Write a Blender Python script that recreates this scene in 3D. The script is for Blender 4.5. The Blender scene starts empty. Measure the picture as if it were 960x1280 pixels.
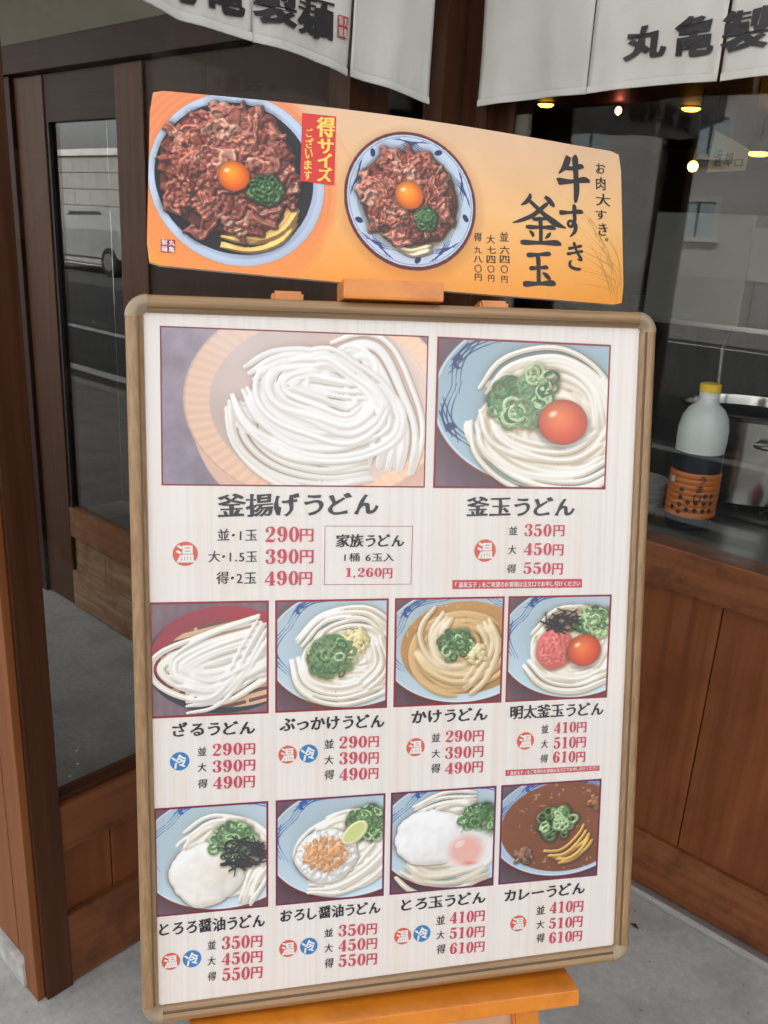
import bpy, bmesh, math, random
import numpy as np
from mathutils import Vector, Matrix
R = math.radians
# world axes: X runs along the right-hand shop wall (away from the corner), -Y runs along the left-hand wall out to the
# street, Z up; origin on the floor in the corner of the recessed entrance.  W(a, b, z) -> world point
SC = bpy.context.scene; COL = SC.collection
def W(a, b, z): return Vector((a, -b, z))

# ------------------------------------------------------------------ camera
cam = bpy.data.cameras.new('camera'); camo = bpy.data.objects.new('camera', cam); COL.objects.link(camo)
cam.sensor_fit = 'HORIZONTAL'; cam.sensor_width = 36; cam.lens = 36 * 1082.6 / 960; cam.clip_start = .03; cam.clip_end = 2000
cx_, cu_, cf_ = Vector((0.73005, 0.681292, 0.053557)), Vector((-0.25264, 0.196241, 0.947451)), Vector((-0.63498, 0.705217, -0.315387))
camo.matrix_world = Matrix(((cx_.x, cu_.x, -cf_.x, 1.30368), (cx_.y, cu_.y, -cf_.y, -1.68516), (cx_.z, cu_.z, -cf_.z, 1.45), (0, 0, 0, 1)))
SC.camera = camo
# ------------------------------------------------------------------ sky, sun, exposure
SUN_EL, SUN_AZ = 46, 30          # degrees; azimuth clockwise from +Y: the sun stands behind the shop, which shades the entrance
w = bpy.data.worlds.new('World'); SC.world = w; w.use_nodes = True; nt = w.node_tree; nt.nodes.clear()
sk = nt.nodes.new('ShaderNodeTexSky'); sk.sky_type = 'NISHITA'; sk.sun_disc = False; sk.sun_elevation = R(SUN_EL); sk.sun_rotation = R(SUN_AZ)
sk.air_density = 1.0; sk.dust_density = 4.0; sk.ozone_density = 1.0
hs = nt.nodes.new('ShaderNodeHueSaturation'); hs.inputs['Saturation'].default_value = .10
bg = nt.nodes.new('ShaderNodeBackground'); bg.inputs[1].default_value = .14; ow = nt.nodes.new('ShaderNodeOutputWorld')
nt.links.new(sk.outputs[0], hs.inputs['Color']); nt.links.new(hs.outputs[0], bg.inputs[0]); nt.links.new(bg.outputs[0], ow.inputs[0])
sl = bpy.data.lights.new('sun', 'SUN'); sl.energy = 3.0; sl.angle = R(1.5); sl.color = (1, .96, .90)
so = bpy.data.objects.new('sun', sl); COL.objects.link(so)
_d = Vector((math.sin(R(SUN_AZ)) * math.cos(R(SUN_EL)), math.cos(R(SUN_AZ)) * math.cos(R(SUN_EL)), math.sin(R(SUN_EL))))
so.rotation_euler = _d.to_track_quat('Z', 'Y').to_euler(); so.location = (3, -8, 9)
SC.view_settings.view_transform = 'Standard'; SC.view_settings.look = 'None'; SC.view_settings.exposure = 2.0; SC.view_settings.gamma = 1
SC.render.engine = 'CYCLES'; SC.cycles.max_bounces = 8; SC.cycles.transparent_max_bounces = 24; SC.cycles.glossy_bounces = 6
SC.cycles.caustics_reflective = False; SC.cycles.caustics_refractive = False; SC.cycles.use_denoising = True

# ------------------------------------------------------------------ materials
MATS = {}
def nmat(name):
    m = bpy.data.materials.new(name); m.use_nodes = True; n = m.node_tree; n.nodes.clear()
    o = n.nodes.new('ShaderNodeOutputMaterial'); p = n.nodes.new('ShaderNodeBsdfPrincipled'); n.links.new(p.outputs[0], o.inputs[0])
    MATS[name] = m; return m, n, p
def ND(n, t, **k):
    d = n.nodes.new(t)
    for a, b in k.items():
        if a.startswith('i_'): d.inputs[a[2:].replace('_', ' ')].default_value = b
        else: setattr(d, a, b)
    return d
def ramp(n, stops):
    r = n.nodes.new('ShaderNodeValToRGB'); e = r.color_ramp.elements
    while len(e) < len(stops): e.new(.5)
    for q, (p, c) in zip(e, stops): q.position = p; q.color = (*c, 1)
    return r
def noisy(name, c1, c2, scale=(8, 8, 8), detail=6, rough=.5, rough2=None, bump=.1, bs=None, lo=.35, hi=.65, metal=0, coat=0, spec=.5, dist=.002, c3=None, big=0):
    """colour varies between c1 and c2 along a stretched noise, with matching relief"""
    m, n, p = nmat(name); tc = ND(n, 'ShaderNodeTexCoord'); mp = ND(n, 'ShaderNodeMapping'); mp.inputs['Scale'].default_value = scale
    n.links.new(tc.outputs['Object'], mp.inputs[0]); nz = ND(n, 'ShaderNodeTexNoise', i_Scale=1.0, i_Detail=detail, i_Roughness=.6); n.links.new(mp.outputs[0], nz.inputs['Vector'])
    r = ramp(n, [(lo, c1), (hi, c2)]); n.links.new(nz.outputs['Fac'], r.inputs[0]); out = r.outputs[0]
    if c3 is not None:
        nb = ND(n, 'ShaderNodeTexNoise', i_Scale=big or 3.0, i_Detail=5, i_Roughness=.65); n.links.new(tc.outputs['Object'], nb.inputs['Vector'])
        rb = ramp(n, [(.48, (0, 0, 0)), (.72, (1, 1, 1))]); n.links.new(nb.outputs['Fac'], rb.inputs[0]); mx = ND(n, 'ShaderNodeMix', data_type='RGBA')
        n.links.new(rb.outputs[0], mx.inputs[0]); n.links.new(out, mx.inputs[6]); mx.inputs[7].default_value = (*c3, 1); out = mx.outputs[2]
    n.links.new(out, p.inputs['Base Color']); p.inputs['Roughness'].default_value = rough; p.inputs['Metallic'].default_value = metal
    p.inputs['Specular IOR Level'].default_value = spec; p.inputs['Coat Weight'].default_value = coat; p.inputs['Coat Roughness'].default_value = .15
    if rough2 is not None:
        mr = ND(n, 'ShaderNodeMapRange'); mr.inputs[3].default_value = rough; mr.inputs[4].default_value = rough2; n.links.new(nz.outputs['Fac'], mr.inputs[0]); n.links.new(mr.outputs[0], p.inputs['Roughness'])
    if bump: b = ND(n, 'ShaderNodeBump', i_Strength=bump, i_Distance=dist); n.links.new(nz.outputs['Fac'], b.inputs['Height']); n.links.new(b.outputs[0], p.inputs['Normal'])
    return m
def plain(name, c, rough=.5, metal=0, coat=0, emit=0, spec=.5, trans=0, alpha=1):
    m, n, p = nmat(name); p.inputs['Base Color'].default_value = (*c, 1); p.inputs['Roughness'].default_value = rough; p.inputs['Metallic'].default_value = metal
    p.inputs['Coat Weight'].default_value = coat; p.inputs['Specular IOR Level'].default_value = spec; p.inputs['Transmission Weight'].default_value = trans; p.inputs['Alpha'].default_value = alpha
    if emit: p.inputs['Emission Color'].default_value = (*c, 1); p.inputs['Emission Strength'].default_value = emit
    return m
def glass(name, f0=.04, rough=.0, tint=(1, 1, 1)):
    m, n, p = nmat(name); n.nodes.remove(p); o = [x for x in n.nodes if x.type == 'OUTPUT_MATERIAL'][0]
    g = ND(n, 'ShaderNodeNewGeometry'); d = ND(n, 'ShaderNodeVectorMath', operation='DOT_PRODUCT'); n.links.new(g.outputs['Normal'], d.inputs[0]); n.links.new(g.outputs['Incoming'], d.inputs[1])
    a = ND(n, 'ShaderNodeMath', operation='ABSOLUTE'); s = ND(n, 'ShaderNodeMath', operation='SUBTRACT'); s.inputs[0].default_value = 1; pw = ND(n, 'ShaderNodeMath', operation='POWER'); pw.inputs[1].default_value = 5
    ma = ND(n, 'ShaderNodeMath', operation='MULTIPLY_ADD'); ma.inputs[1].default_value = 1 - f0; ma.inputs[2].default_value = f0
    n.links.new(d.outputs['Value'], a.inputs[0]); n.links.new(a.outputs[0], s.inputs[1]); n.links.new(s.outputs[0], pw.inputs[0]); n.links.new(pw.outputs[0], ma.inputs[0])
    t = ND(n, 'ShaderNodeBsdfTransparent'); t.inputs[0].default_value = (*tint, 1); gl = ND(n, 'ShaderNodeBsdfGlossy'); gl.inputs['Roughness'].default_value = rough
    mx = ND(n, 'ShaderNodeMixShader'); n.links.new(ma.outputs[0], mx.inputs[0]); n.links.new(t.outputs[0], mx.inputs[1]); n.links.new(gl.outputs[0], mx.inputs[2]); n.links.new(mx.outputs[0], o.inputs[0]); return m
def imgmat(name, arr, rough=.35, spec=.4, h=None):
    """arr: (H, W, 3) sRGB values painted above; becomes the print on a sheet"""
    arr = np.clip(arr, 0, 1); H_, W_ = arr.shape[:2]; im = bpy.data.images.new(name, W_, H_); px = np.ones((H_, W_, 4), np.float32); px[..., :3] = arr[::-1]
    im.pixels.foreach_set(px.ravel()); im.update(); im.pack()
    m, n, p = nmat(name); t = ND(n, 'ShaderNodeTexImage', image=im, extension='EXTEND'); uv = ND(n, 'ShaderNodeUVMap'); uv.uv_map = 'uv'
    n.links.new(uv.outputs[0], t.inputs[0]); n.links.new(t.outputs[0], p.inputs['Base Color']); p.inputs['Roughness'].default_value = rough; p.inputs['Specular IOR Level'].default_value = spec
    return m
BR1, BR2 = (.040, .015, .007), (.078, .029, .013)
noisy('brown_wood_v', BR1, BR2, (60, 60, 2.2), rough=.42, spec=.16, bump=.12, lo=.3, hi=.7)
noisy('brown_wood_x', BR1, BR2, (2.2, 60, 60), rough=.42, spec=.16, bump=.12, lo=.3, hi=.7)
noisy('brown_wood_y', BR1, BR2, (60, 2.2, 60), rough=.42, spec=.16, bump=.12, lo=.3, hi=.7)
DK1, DK2 = (.022, .008, .004), (.042, .015, .007)  # brown wood and plaster at half tone, vestibule shade put into the colours
noisy('shaded_wood_v', DK1, DK2, (60, 60, 2.2), rough=.5, spec=.16, bump=.1, lo=.3, hi=.7); noisy('shaded_wood_x', DK1, DK2, (2.2, 60, 60), rough=.5, spec=.16, bump=.1, lo=.3, hi=.7); noisy('shaded_plaster', (.15, .14, .11), (.19, .175, .14), (4, 4, 4), rough=.85, bump=.1)
noisy('inner_wood_v', (.05, .020, .009), (.10, .038, .016), (45, 45, 1.8), rough=.45, spec=.16, bump=.1, lo=.3, hi=.7); noisy('inner_wood_x', (.20, .080, .030), (.28, .12, .05), (1.8, 45, 45), rough=.5, spec=.16, bump=.1, lo=.3, hi=.7, c3=(.30, .17, .10), big=12)
noisy('red_wood_v', (.115, .032, .009), (.205, .066, .021), (38, 38, 1.3), rough=.36, spec=.26, bump=.10, lo=.3, hi=.7, c3=(.11, .030, .009), big=4)
noisy('red_wood_x', (.13, .040, .013), (.21, .077, .029), (1.6, 45, 45), rough=.42, spec=.26, bump=.10, lo=.3, hi=.7, c3=(.07, .022, .010), big=14)
noisy('red_wood_y', (.12, .039, .014), (.21, .075, .028), (45, 1.6, 45), rough=.42, spec=.26, bump=.10, lo=.3, hi=.7, c3=(.05, .018, .009), big=7)
noisy('orange_brown_v', (.17, .055, .018), (.24, .085, .028), (45, 45, 2), rough=.4, spec=.16, bump=.10, lo=.3, hi=.7)
noisy('worn_wood_x', (.24, .12, .055), (.42, .28, .17), (3, 40, 40), rough=.6, spec=.16, bump=.25, lo=.35, hi=.62, c3=(.20, .085, .03), big=8); noisy('worn_wood_z', (.22, .085, .028), (.30, .125, .045), (40, 40, 3), rough=.5, spec=.16, bump=.2, lo=.3, hi=.7, c3=(.38, .22, .13), big=16)
noisy('orange_varnish', (.66, .20, .012), (.78, .27, .022), (4, 4, 4), rough=.28, bump=.03, lo=.3, hi=.7, coat=.4, c3=(.52, .15, .015), big=14)
noisy('dusty_orange', (.50, .28, .16), (.62, .36, .22), (9, 9, 9), rough=.7, bump=.05)
noisy('frame_vinyl_u', (.225, .130, .060), (.36, .225, .115), (5, 5, 260), detail=5, rough=.42, bump=.06, dist=.0005, lo=.3, hi=.7)
noisy('frame_vinyl_v', (.225, .130, .060), (.36, .225, .115), (190, 190, 4), detail=5, rough=.42, bump=.06, dist=.0005, lo=.3, hi=.7)
plain('frame_groove', (.15, .095, .050), .5)
plain('corner_plastic', (.30, .225, .145), .36)
noisy('board_back', (.30, .28, .25), (.36, .33, .30), (9, 9, 9), rough=.7)
def concrete(name, c1, c2, stain, speck):
    m, n, p = nmat(name); tc = ND(n, 'ShaderNodeTexCoord'); L = n.links.new
    def nz(sc, det, ro=.6): q = ND(n, 'ShaderNodeTexNoise', i_Scale=sc, i_Detail=det, i_Roughness=ro); L(tc.outputs['Object'], q.inputs[0]); return q
    def mixc(f, a, b): x = ND(n, 'ShaderNodeMix', data_type='RGBA'); L(f, x.inputs[0]); L(a, x.inputs[6]); x.inputs[7].default_value = (*b, 1); return x.outputs[2]
    a = nz(60, 8, .75); r = ramp(n, [(.3, c1), (.7, c2)]); L(a.outputs[0], r.inputs[0])
    b = nz(4.5, 6, .7); rb = ramp(n, [(.46, (0, 0, 0)), (.66, (.8, .8, .8))]); L(b.outputs[0], rb.inputs[0]); c = mixc(rb.outputs[0], r.outputs[0], stain)
    v = ND(n, 'ShaderNodeTexVoronoi', i_Scale=55.0, i_Randomness=1.0); L(tc.outputs['Object'], v.inputs[0]); rv = ramp(n, [(.10, (.75, .75, .75)), (.16, (0, 0, 0))]); L(v.outputs['Distance'], rv.inputs[0])
    g = nz(9, 3); rg = ramp(n, [(.55, (0, 0, 0)), (.62, (1, 1, 1))]); L(g.outputs[0], rg.inputs[0]); mu = ND(n, 'ShaderNodeMath', operation='MULTIPLY'); L(rv.outputs[0], mu.inputs[0]); L(rg.outputs[0], mu.inputs[1]); c = mixc(mu.outputs[0], c, speck)
    L(c, p.inputs['Base Color']); p.inputs['Roughness'].default_value = .7; p.inputs['Specular IOR Level'].default_value = .3
    bu = ND(n, 'ShaderNodeBump', i_Strength=.3, i_Distance=.002); L(a.outputs[0], bu.inputs['Height']); L(bu.outputs[0], p.inputs['Normal'])
concrete('concrete', (.31, .31, .295), (.45, .45, .43), (.25, .245, .23), (.12, .115, .11))
noisy('stone_base', (.30, .29, .27), (.50, .49, .46), (24, 24, 24), detail=9, rough=.8, bump=.3, dist=.004)
noisy('asphalt', (.045, .045, .046), (.065, .065, .064), (30, 30, 30), rough=.85, bump=.3)
noisy('pavement', (.27, .26, .25), (.36, .35, .33), (5, 5, 5), detail=9, rough=.8, bump=.1)
plain('road_paint', (.75, .75, .72), .6)
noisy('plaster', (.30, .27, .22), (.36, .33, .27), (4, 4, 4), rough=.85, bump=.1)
noisy('soffit_paint', (.42, .39, .34), (.47, .44, .39), (3, 3, 3), rough=.8, bump=0)
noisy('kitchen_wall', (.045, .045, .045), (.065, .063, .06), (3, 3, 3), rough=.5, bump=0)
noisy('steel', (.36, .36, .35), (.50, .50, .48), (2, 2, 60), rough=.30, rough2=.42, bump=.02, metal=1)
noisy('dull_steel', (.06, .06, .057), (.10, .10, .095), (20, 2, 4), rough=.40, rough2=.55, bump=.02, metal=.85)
noisy('hood_steel', (.15, .155, .13), (.21, .21, .18), (3, 3, 3), rough=.45, rough2=.6, bump=.02, metal=.1)
plain('black_iron', (.02, .02, .021), .5, metal=.4)
noisy('aluminium', (.45, .45, .45), (.60, .60, .59), (3, 60, 60), rough=.35, bump=.05, metal=.8)
glass('window_glass', .028, 0, (.95, .96, .95)); glass('side_glass', .020, 0, (.96, .96, .95)); glass('door_glass', .075, 0, (.85, .87, .86)); glass('cover_plastic', .022, .13, (.985, .985, .985))
plain('lamp_lit', (1, .40, .025), .5, emit=5); plain('bulb_lit', (1, .40, .05), .5, emit=6); plain('red_lamp_lit', (1, .22, .12), .5, emit=4)
plain('ink_black', (.018, .017, .020), .5); plain('ink_dark', (.022, .017, .024), .5); plain('ink_red', (.62, .062, .085), .5); plain('ink_pink', (.60, .065, .105), .5)
plain('ink_blue', (.035, .22, .52), .5); plain('ink_orange_red', (.72, .12, .07), .5); plain('ink_white', (.86, .85, .82), .5); plain('ink_gold', (.88, .60, .10), .45); plain('label_red', (.60, .025, .02), .4)
plain('seal_red', (.42, .04, .04), .6); plain('stamp_red', (.30, .03, .05), .6); plain('sign_ink', (.10, .10, .09), .6); plain('line_brown', (.34, .06, .06), .5)
noisy('cardboard_edge', (.62, .58, .52), (.75, .72, .66), (40, 40, 40), rough=.8, bump=0)
def cloth_mat():
    m, n, p = nmat('noren_cloth'); tc = ND(n, 'ShaderNodeTexCoord'); nz = ND(n, 'ShaderNodeTexNoise', i_Scale=420.0, i_Detail=2); n.links.new(tc.outputs['Object'], nz.inputs[0])
    nb = ND(n, 'ShaderNodeTexNoise', i_Scale=7.0, i_Detail=4); n.links.new(tc.outputs['Object'], nb.inputs[0]); r = ramp(n, [(.3, (.57, .56, .525)), (.7, (.66, .65, .61))]); n.links.new(nb.outputs[0], r.inputs[0]); n.links.new(r.outputs[0], p.inputs['Base Color'])
    p.inputs['Roughness'].default_value = .95; b = ND(n, 'ShaderNodeBump', i_Strength=.35, i_Distance=.0006); n.links.new(nz.outputs[0], b.inputs['Height']); b2 = ND(n, 'ShaderNodeBump', i_Strength=.5, i_Distance=.01); n.links.new(nb.outputs[0], b2.inputs['Height']); n.links.new(b.outputs[0], b2.inputs['Normal']); n.links.new(b2.outputs[0], p.inputs['Normal'])
cloth_mat()
def paper_mat():
    m, n, p = nmat('poster_paper'); uv = ND(n, 'ShaderNodeUVMap'); uv.uv_map = 'uv'; mp = ND(n, 'ShaderNodeMapping'); mp.inputs['Scale'].default_value = (90, 1.2, 1); n.links.new(uv.outputs[0], mp.inputs[0])
    nz = ND(n, 'ShaderNodeTexNoise', i_Scale=1.0, i_Detail=4, i_Roughness=.6); n.links.new(mp.outputs[0], nz.inputs[0]); mp2 = ND(n, 'ShaderNodeMapping'); mp2.inputs['Scale'].default_value = (13, 1.0, 1); n.links.new(uv.outputs[0], mp2.inputs[0])
    n2 = ND(n, 'ShaderNodeTexNoise', i_Scale=1.0, i_Detail=2); n.links.new(mp2.outputs[0], n2.inputs[0]); r = ramp(n, [(.36, (.79, .70, .64)), (.54, (.875, .815, .77)), (.7, (.90, .85, .81))]); n.links.new(nz.outputs[0], r.inputs[0])
    r2 = ramp(n, [(.35, (.85, .76, .67)), (.5, (.88, .825, .785))]); n.links.new(n2.outputs[0], r2.inputs[0]); mx = ND(n, 'ShaderNodeMix', data_type='RGBA'); mx.inputs[0].default_value = .45; n.links.new(r.outputs[0], mx.inputs[6]); n.links.new(r2.outputs[0], mx.inputs[7]); n.links.new(mx.outputs[2], p.inputs['Base Color']); p.inputs['Roughness'].default_value = .5; p.inputs['Specular IOR Level'].default_value = .3
paper_mat()

# ------------------------------------------------------------------ object helpers
def thing(name, label, cat, loc=(0, 0, 0), group=None, kind=None):
    o = bpy.data.objects.new(name, None); COL.objects.link(o); o.location = loc; o.empty_display_size = .05
    tag(o, label, cat, group); return o
def tag(o, label, cat, group=None):
    o['label'] = label; o['category'] = cat
    if group: o['group'] = group
    return o
def link(name, me, mat, parent=None, kind=None):
    for m_ in (mat if isinstance(mat, (list, tuple)) else [mat]): me.materials.append(MATS[m_])
    o = bpy.data.objects.new(name, me); COL.objects.link(o)
    if parent is not None:
        o.parent = parent; wl = Matrix.Identity(4); q = parent; off = Vector((0, 0, 0))
        while q is not None: off += q.location; q = q.parent
        me.transform(Matrix.Translation(-off))          # vertices are given in world coordinates
    if kind: o['kind'] = kind
    return o
def mk(name, vs, fs, mat, parent=None, smooth=False, kind=None, uvs=None, mi=None):
    me = bpy.data.meshes.new(name); me.from_pydata([tuple(v) for v in vs], [], fs)
    if uvs is not None:
        u = me.uv_layers.new(name='uv'); u.data.foreach_set('uv', np.array([uvs[i] for f in fs for i in f], np.float32).ravel())
    if smooth: me.polygons.foreach_set('use_smooth', [True] * len(me.polygons))
    if mi is not None: me.polygons.foreach_set('material_index', mi)
    me.update(); return link(name, me, mat, parent, kind)
def box(name, a0, a1, b0, b1, z0, z1, mat, parent=None, bev=.002, kind=None, fr=None):
    """box in (a, b, z); fr = (origin, axis, axis, axis) for boxes in another frame"""
    bm = bmesh.new(); bmesh.ops.create_cube(bm, size=1)
    for v in bm.verts: v.co = Vector(((a0 + a1) / 2 + v.co.x * (a1 - a0), (b0 + b1) / 2 + v.co.y * (b1 - b0), (z0 + z1) / 2 + v.co.z * (z1 - z0)))
    if bev: bmesh.ops.bevel(bm, geom=bm.edges[:], offset=min(bev, .3 * min(abs(a1 - a0), abs(b1 - b0), abs(z1 - z0))), segments=2, affect='EDGES', profile=.7)
    for v in bm.verts:
        c = v.co.copy(); v.co = W(c.x, c.y, c.z) if fr is None else fr[0] + fr[1] * c.x + fr[2] * c.y + fr[3] * c.z
    bmesh.ops.recalc_face_normals(bm, faces=bm.faces[:])
    me = bpy.data.meshes.new(name); bm.to_mesh(me); bm.free(); return link(name, me, mat, parent, kind)
def lathe(name, prof, center, mat, parent=None, seg=40, smooth=True, axis=None):
    vs, fs = [], []
    n = len(prof)
    for i in range(seg):
        a = 2 * math.pi * i / seg
        for r_, z_ in prof: vs.append(Vector(center) + Vector((r_ * math.cos(a), r_ * math.sin(a), z_)))
    for i in range(seg):
        j = (i + 1) % seg
        for k in range(n - 1): fs.append((i * n + k, j * n + k, j * n + k + 1, i * n + k + 1))
    if prof[0][0] > 1e-5: fs.append(tuple(i * n for i in range(seg))[::-1])
    if prof[-1][0] > 1e-5: fs.append(tuple(i * n + n - 1 for i in range(seg)))
    o = mk(name, vs, fs, mat, parent, smooth)
    bm = bmesh.new(); bm.from_mesh(o.data); bmesh.ops.remove_doubles(bm, verts=bm.verts[:], dist=1e-6); bmesh.ops.recalc_face_normals(bm, faces=bm.faces[:])
    for e in bm.edges:
        if len(e.link_faces) == 2 and e.calc_face_angle(0) > R(38): e.smooth = False
    bm.to_mesh(o.data); bm.free(); return o
def tube(name, pts, r, mat, parent=None, seg=12):
    P = [Vector(p) for p in pts]; vs, fs = [], []; up = Vector((.13, .21, .97)).normalized()
    for i, p in enumerate(P):
        t = (P[min(i + 1, len(P) - 1)] - P[max(i - 1, 0)]).normalized(); s = t.cross(up).normalized() if abs(t.dot(up)) < .99 else Vector((1, 0, 0)); u = s.cross(t)
        rr = r[i] if isinstance(r, (list, tuple)) else r
        for k in range(seg): a = 2 * math.pi * k / seg; vs.append(p + s * rr * math.cos(a) + u * rr * math.sin(a))
    for i in range(len(P) - 1):
        for k in range(seg): l = (k + 1) % seg; fs.append((i * seg + k, i * seg + l, (i + 1) * seg + l, (i + 1) * seg + k))
    fs.append(tuple(range(seg))[::-1]); fs.append(tuple((len(P) - 1) * seg + k for k in range(seg)))
    return mk(name, vs, fs, mat, parent, True)
def sweep(name, prof, path, mat, parent=None, smooth=True):
    """prof: list of (w, h); path: list of (origin, w axis, h axis) frames"""
    vs, fs = [], []; n = len(prof)
    for o, wa, ha in path:
        for a, b in prof: vs.append(o + wa * a + ha * b)
    for i in range(len(path) - 1):
        for k in range(n): l = (k + 1) % n; fs.append((i * n + k, i * n + l, (i + 1) * n + l, (i + 1) * n + k))
    fs.append(tuple(range(n))[::-1]); fs.append(tuple((len(path) - 1) * n + k for k in range(n)))
    o = mk(name, vs, fs, mat, parent, smooth)
    bm = bmesh.new(); bm.from_mesh(o.data); bmesh.ops.recalc_face_normals(bm, faces=bm.faces[:])
    for e in bm.edges:
        if len(e.link_faces) == 2 and e.calc_face_angle(0) > R(35): e.smooth = False
    bm.to_mesh(o.data); bm.free(); return o

# ------------------------------------------------------------------ lettering: glyph outlines as flat ink shapes
_G = {}
def glyph(ch, bx, by, rough=0.):
    """(verts 2D, faces) of one character, strokes thickened by bx across and by along, edges roughened like brushwork"""
    k = (ch, bx, by, rough)
    if k in _G: return _G[k]
    def mesh(off):
        c = bpy.data.curves.new('glyph', 'FONT'); c.body = ch; c.size = 1; c.offset = off; c.resolution_u = 4; o = bpy.data.objects.new('glyph', c)
        me = o.to_mesh(); v = np.array([tuple(q.co) for q in me.vertices])[:, :2] if len(me.vertices) else np.zeros((0, 2)); f = [tuple(p.vertices) for p in me.polygons]
        o.to_mesh_clear(); bpy.data.objects.remove(o); bpy.data.curves.remove(c); return v, f
    v0, f0 = mesh(0)
    if len(v0):
        cnt = {}
        for f in f0:
            ar = sum(v0[f[i]][0] * v0[f[(i + 1) % len(f)]][1] - v0[f[(i + 1) % len(f)]][0] * v0[f[i]][1] for i in range(len(f))); sg = 1 if ar > 0 else -1
            for i in range(len(f)): a_, b_ = f[i], f[(i + 1) % len(f)]; cnt.setdefault((min(a_, b_), max(a_, b_)), []).append((a_, b_, sg))
        d = np.zeros_like(v0)
        for e in cnt.values():
            if len(e) == 1:
                a_, b_, sg = e[0]; t_ = v0[b_] - v0[a_]; n_ = np.array([t_[1], -t_[0]]) * sg / (np.linalg.norm(t_) + 1e-9); d[a_] += n_; d[b_] += n_
        L = np.linalg.norm(d, axis=1, keepdims=True); d = d / np.maximum(L, .9) * np.where(L > .9, 1.0 / np.clip(L / 2, .75, 1), 1); wv = 1.0
        if rough:
            x, y = v0[:, 0], v0[:, 1]; s = sum(map(ord, ch)) % 17
            wv = 1 + rough * (np.sin(x * 9 + y * 7 + s) + .6 * np.sin(x * 17 - y * 13 + 2 * s))
            wv = wv[:, None]
        v0 = v0 + d * np.array([bx, by]) * wv
        if rough: v0 = v0 + np.stack([.012 * np.sin(v0[:, 1] * 8 + len(v0)), .05 * (v0[:, 0] - .5) + .012 * np.sin(v0[:, 0] * 9 + 1)], 1)
    _G[k] = (v0, f0); return _G[k]
DIG = {  # fat-faced figures drawn as pen strokes: (x, y, half width) in a 0.75 x 1 cell
 '1': [[(.40, .98, .12), (.40, .5, .12), (.40, .02, .12)], [(.12, .82, .02), (.26, .90, .06), (.38, .96, .04)], [(.14, .03, .03), (.66, .03, .03)]],
 '2': [[(.17, .72, .10), (.15, .80, .08), (.22, .92, .045), (.38, .965, .035), (.54, .88, .10), (.58, .72, .125), (.50, .54, .09), (.30, .32, .045), (.12, .12, .03)], [(.06, .085, .05), (.30, .10, .09), (.56, .08, .08), (.66, .16, .03), (.70, .28, .015)]],
 '3': [[(.16, .77, .10), (.18, .88, .06), (.36, .965, .035), (.53, .88, .10), (.55, .74, .12), (.48, .58, .06), (.32, .53, .025)], [(.32, .53, .025), (.52, .46, .08), (.59, .29, .13), (.53, .11, .09), (.36, .035, .035), (.18, .09, .06), (.14, .22, .10)]],
 '4': [[(.50, .96, .04), (.28, .62, .035), (.06, .30, .03)], [(.03, .27, .045), (.74, .27, .045)], [(.50, .97, .10), (.50, .5, .12), (.50, .03, .12)], [(.30, .025, .028), (.70, .025, .028)]],
 '5': [[(.16, .90, .07), (.40, .90, .085), (.62, .93, .06)], [(.155, .95, .03), (.14, .52, .03)], [(.13, .52, .02), (.30, .60, .05), (.52, .53, .10), (.59, .32, .13), (.52, .11, .09), (.35, .035, .035), (.18, .09, .06), (.14, .2, .095)]],
 '6': [[(.60, .78, .085), (.52, .92, .05), (.38, .965, .035), (.22, .80, .10), (.16, .48, .13), (.22, .15, .10), (.38, .035, .04), (.54, .12, .09), (.59, .30, .13), (.53, .50, .09), (.38, .58, .035), (.22, .50, .03)]],
 ',': [[(.10, .06, .09), (.14, -.02, .06), (.08, -.16, .02)]]}
DIG['9'] = [[(.75 - x, 1 - y, w_) for x, y, w_ in s] for s in DIG['6']]
def strip_from(pts, n=7):
    P = np.array(pts, float)
    if len(P) > 2:
        E = np.vstack([2 * P[0] - P[1], P, 2 * P[-1] - P[-2]]); o = []
        for i in range(1, len(E) - 2):
            for t in np.arange(n) / n:
                o.append(.5 * (2 * E[i] + (E[i + 1] - E[i - 1]) * t + (2 * E[i - 1] - 5 * E[i] + 4 * E[i + 1] - E[i + 2]) * t * t + (3 * E[i] - E[i - 1] - 3 * E[i + 1] + E[i + 2]) * t ** 3))
        P = np.array(o + [P[-1]])
    T = np.gradient(P[:, :2], axis=0); T /= np.linalg.norm(T, axis=1)[:, None] + 1e-9; N = np.stack([-T[:, 1], T[:, 0]], 1)
    return P[:, :2] + N * P[:, 2:3], P[:, :2] - N * P[:, 2:3], P
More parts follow.
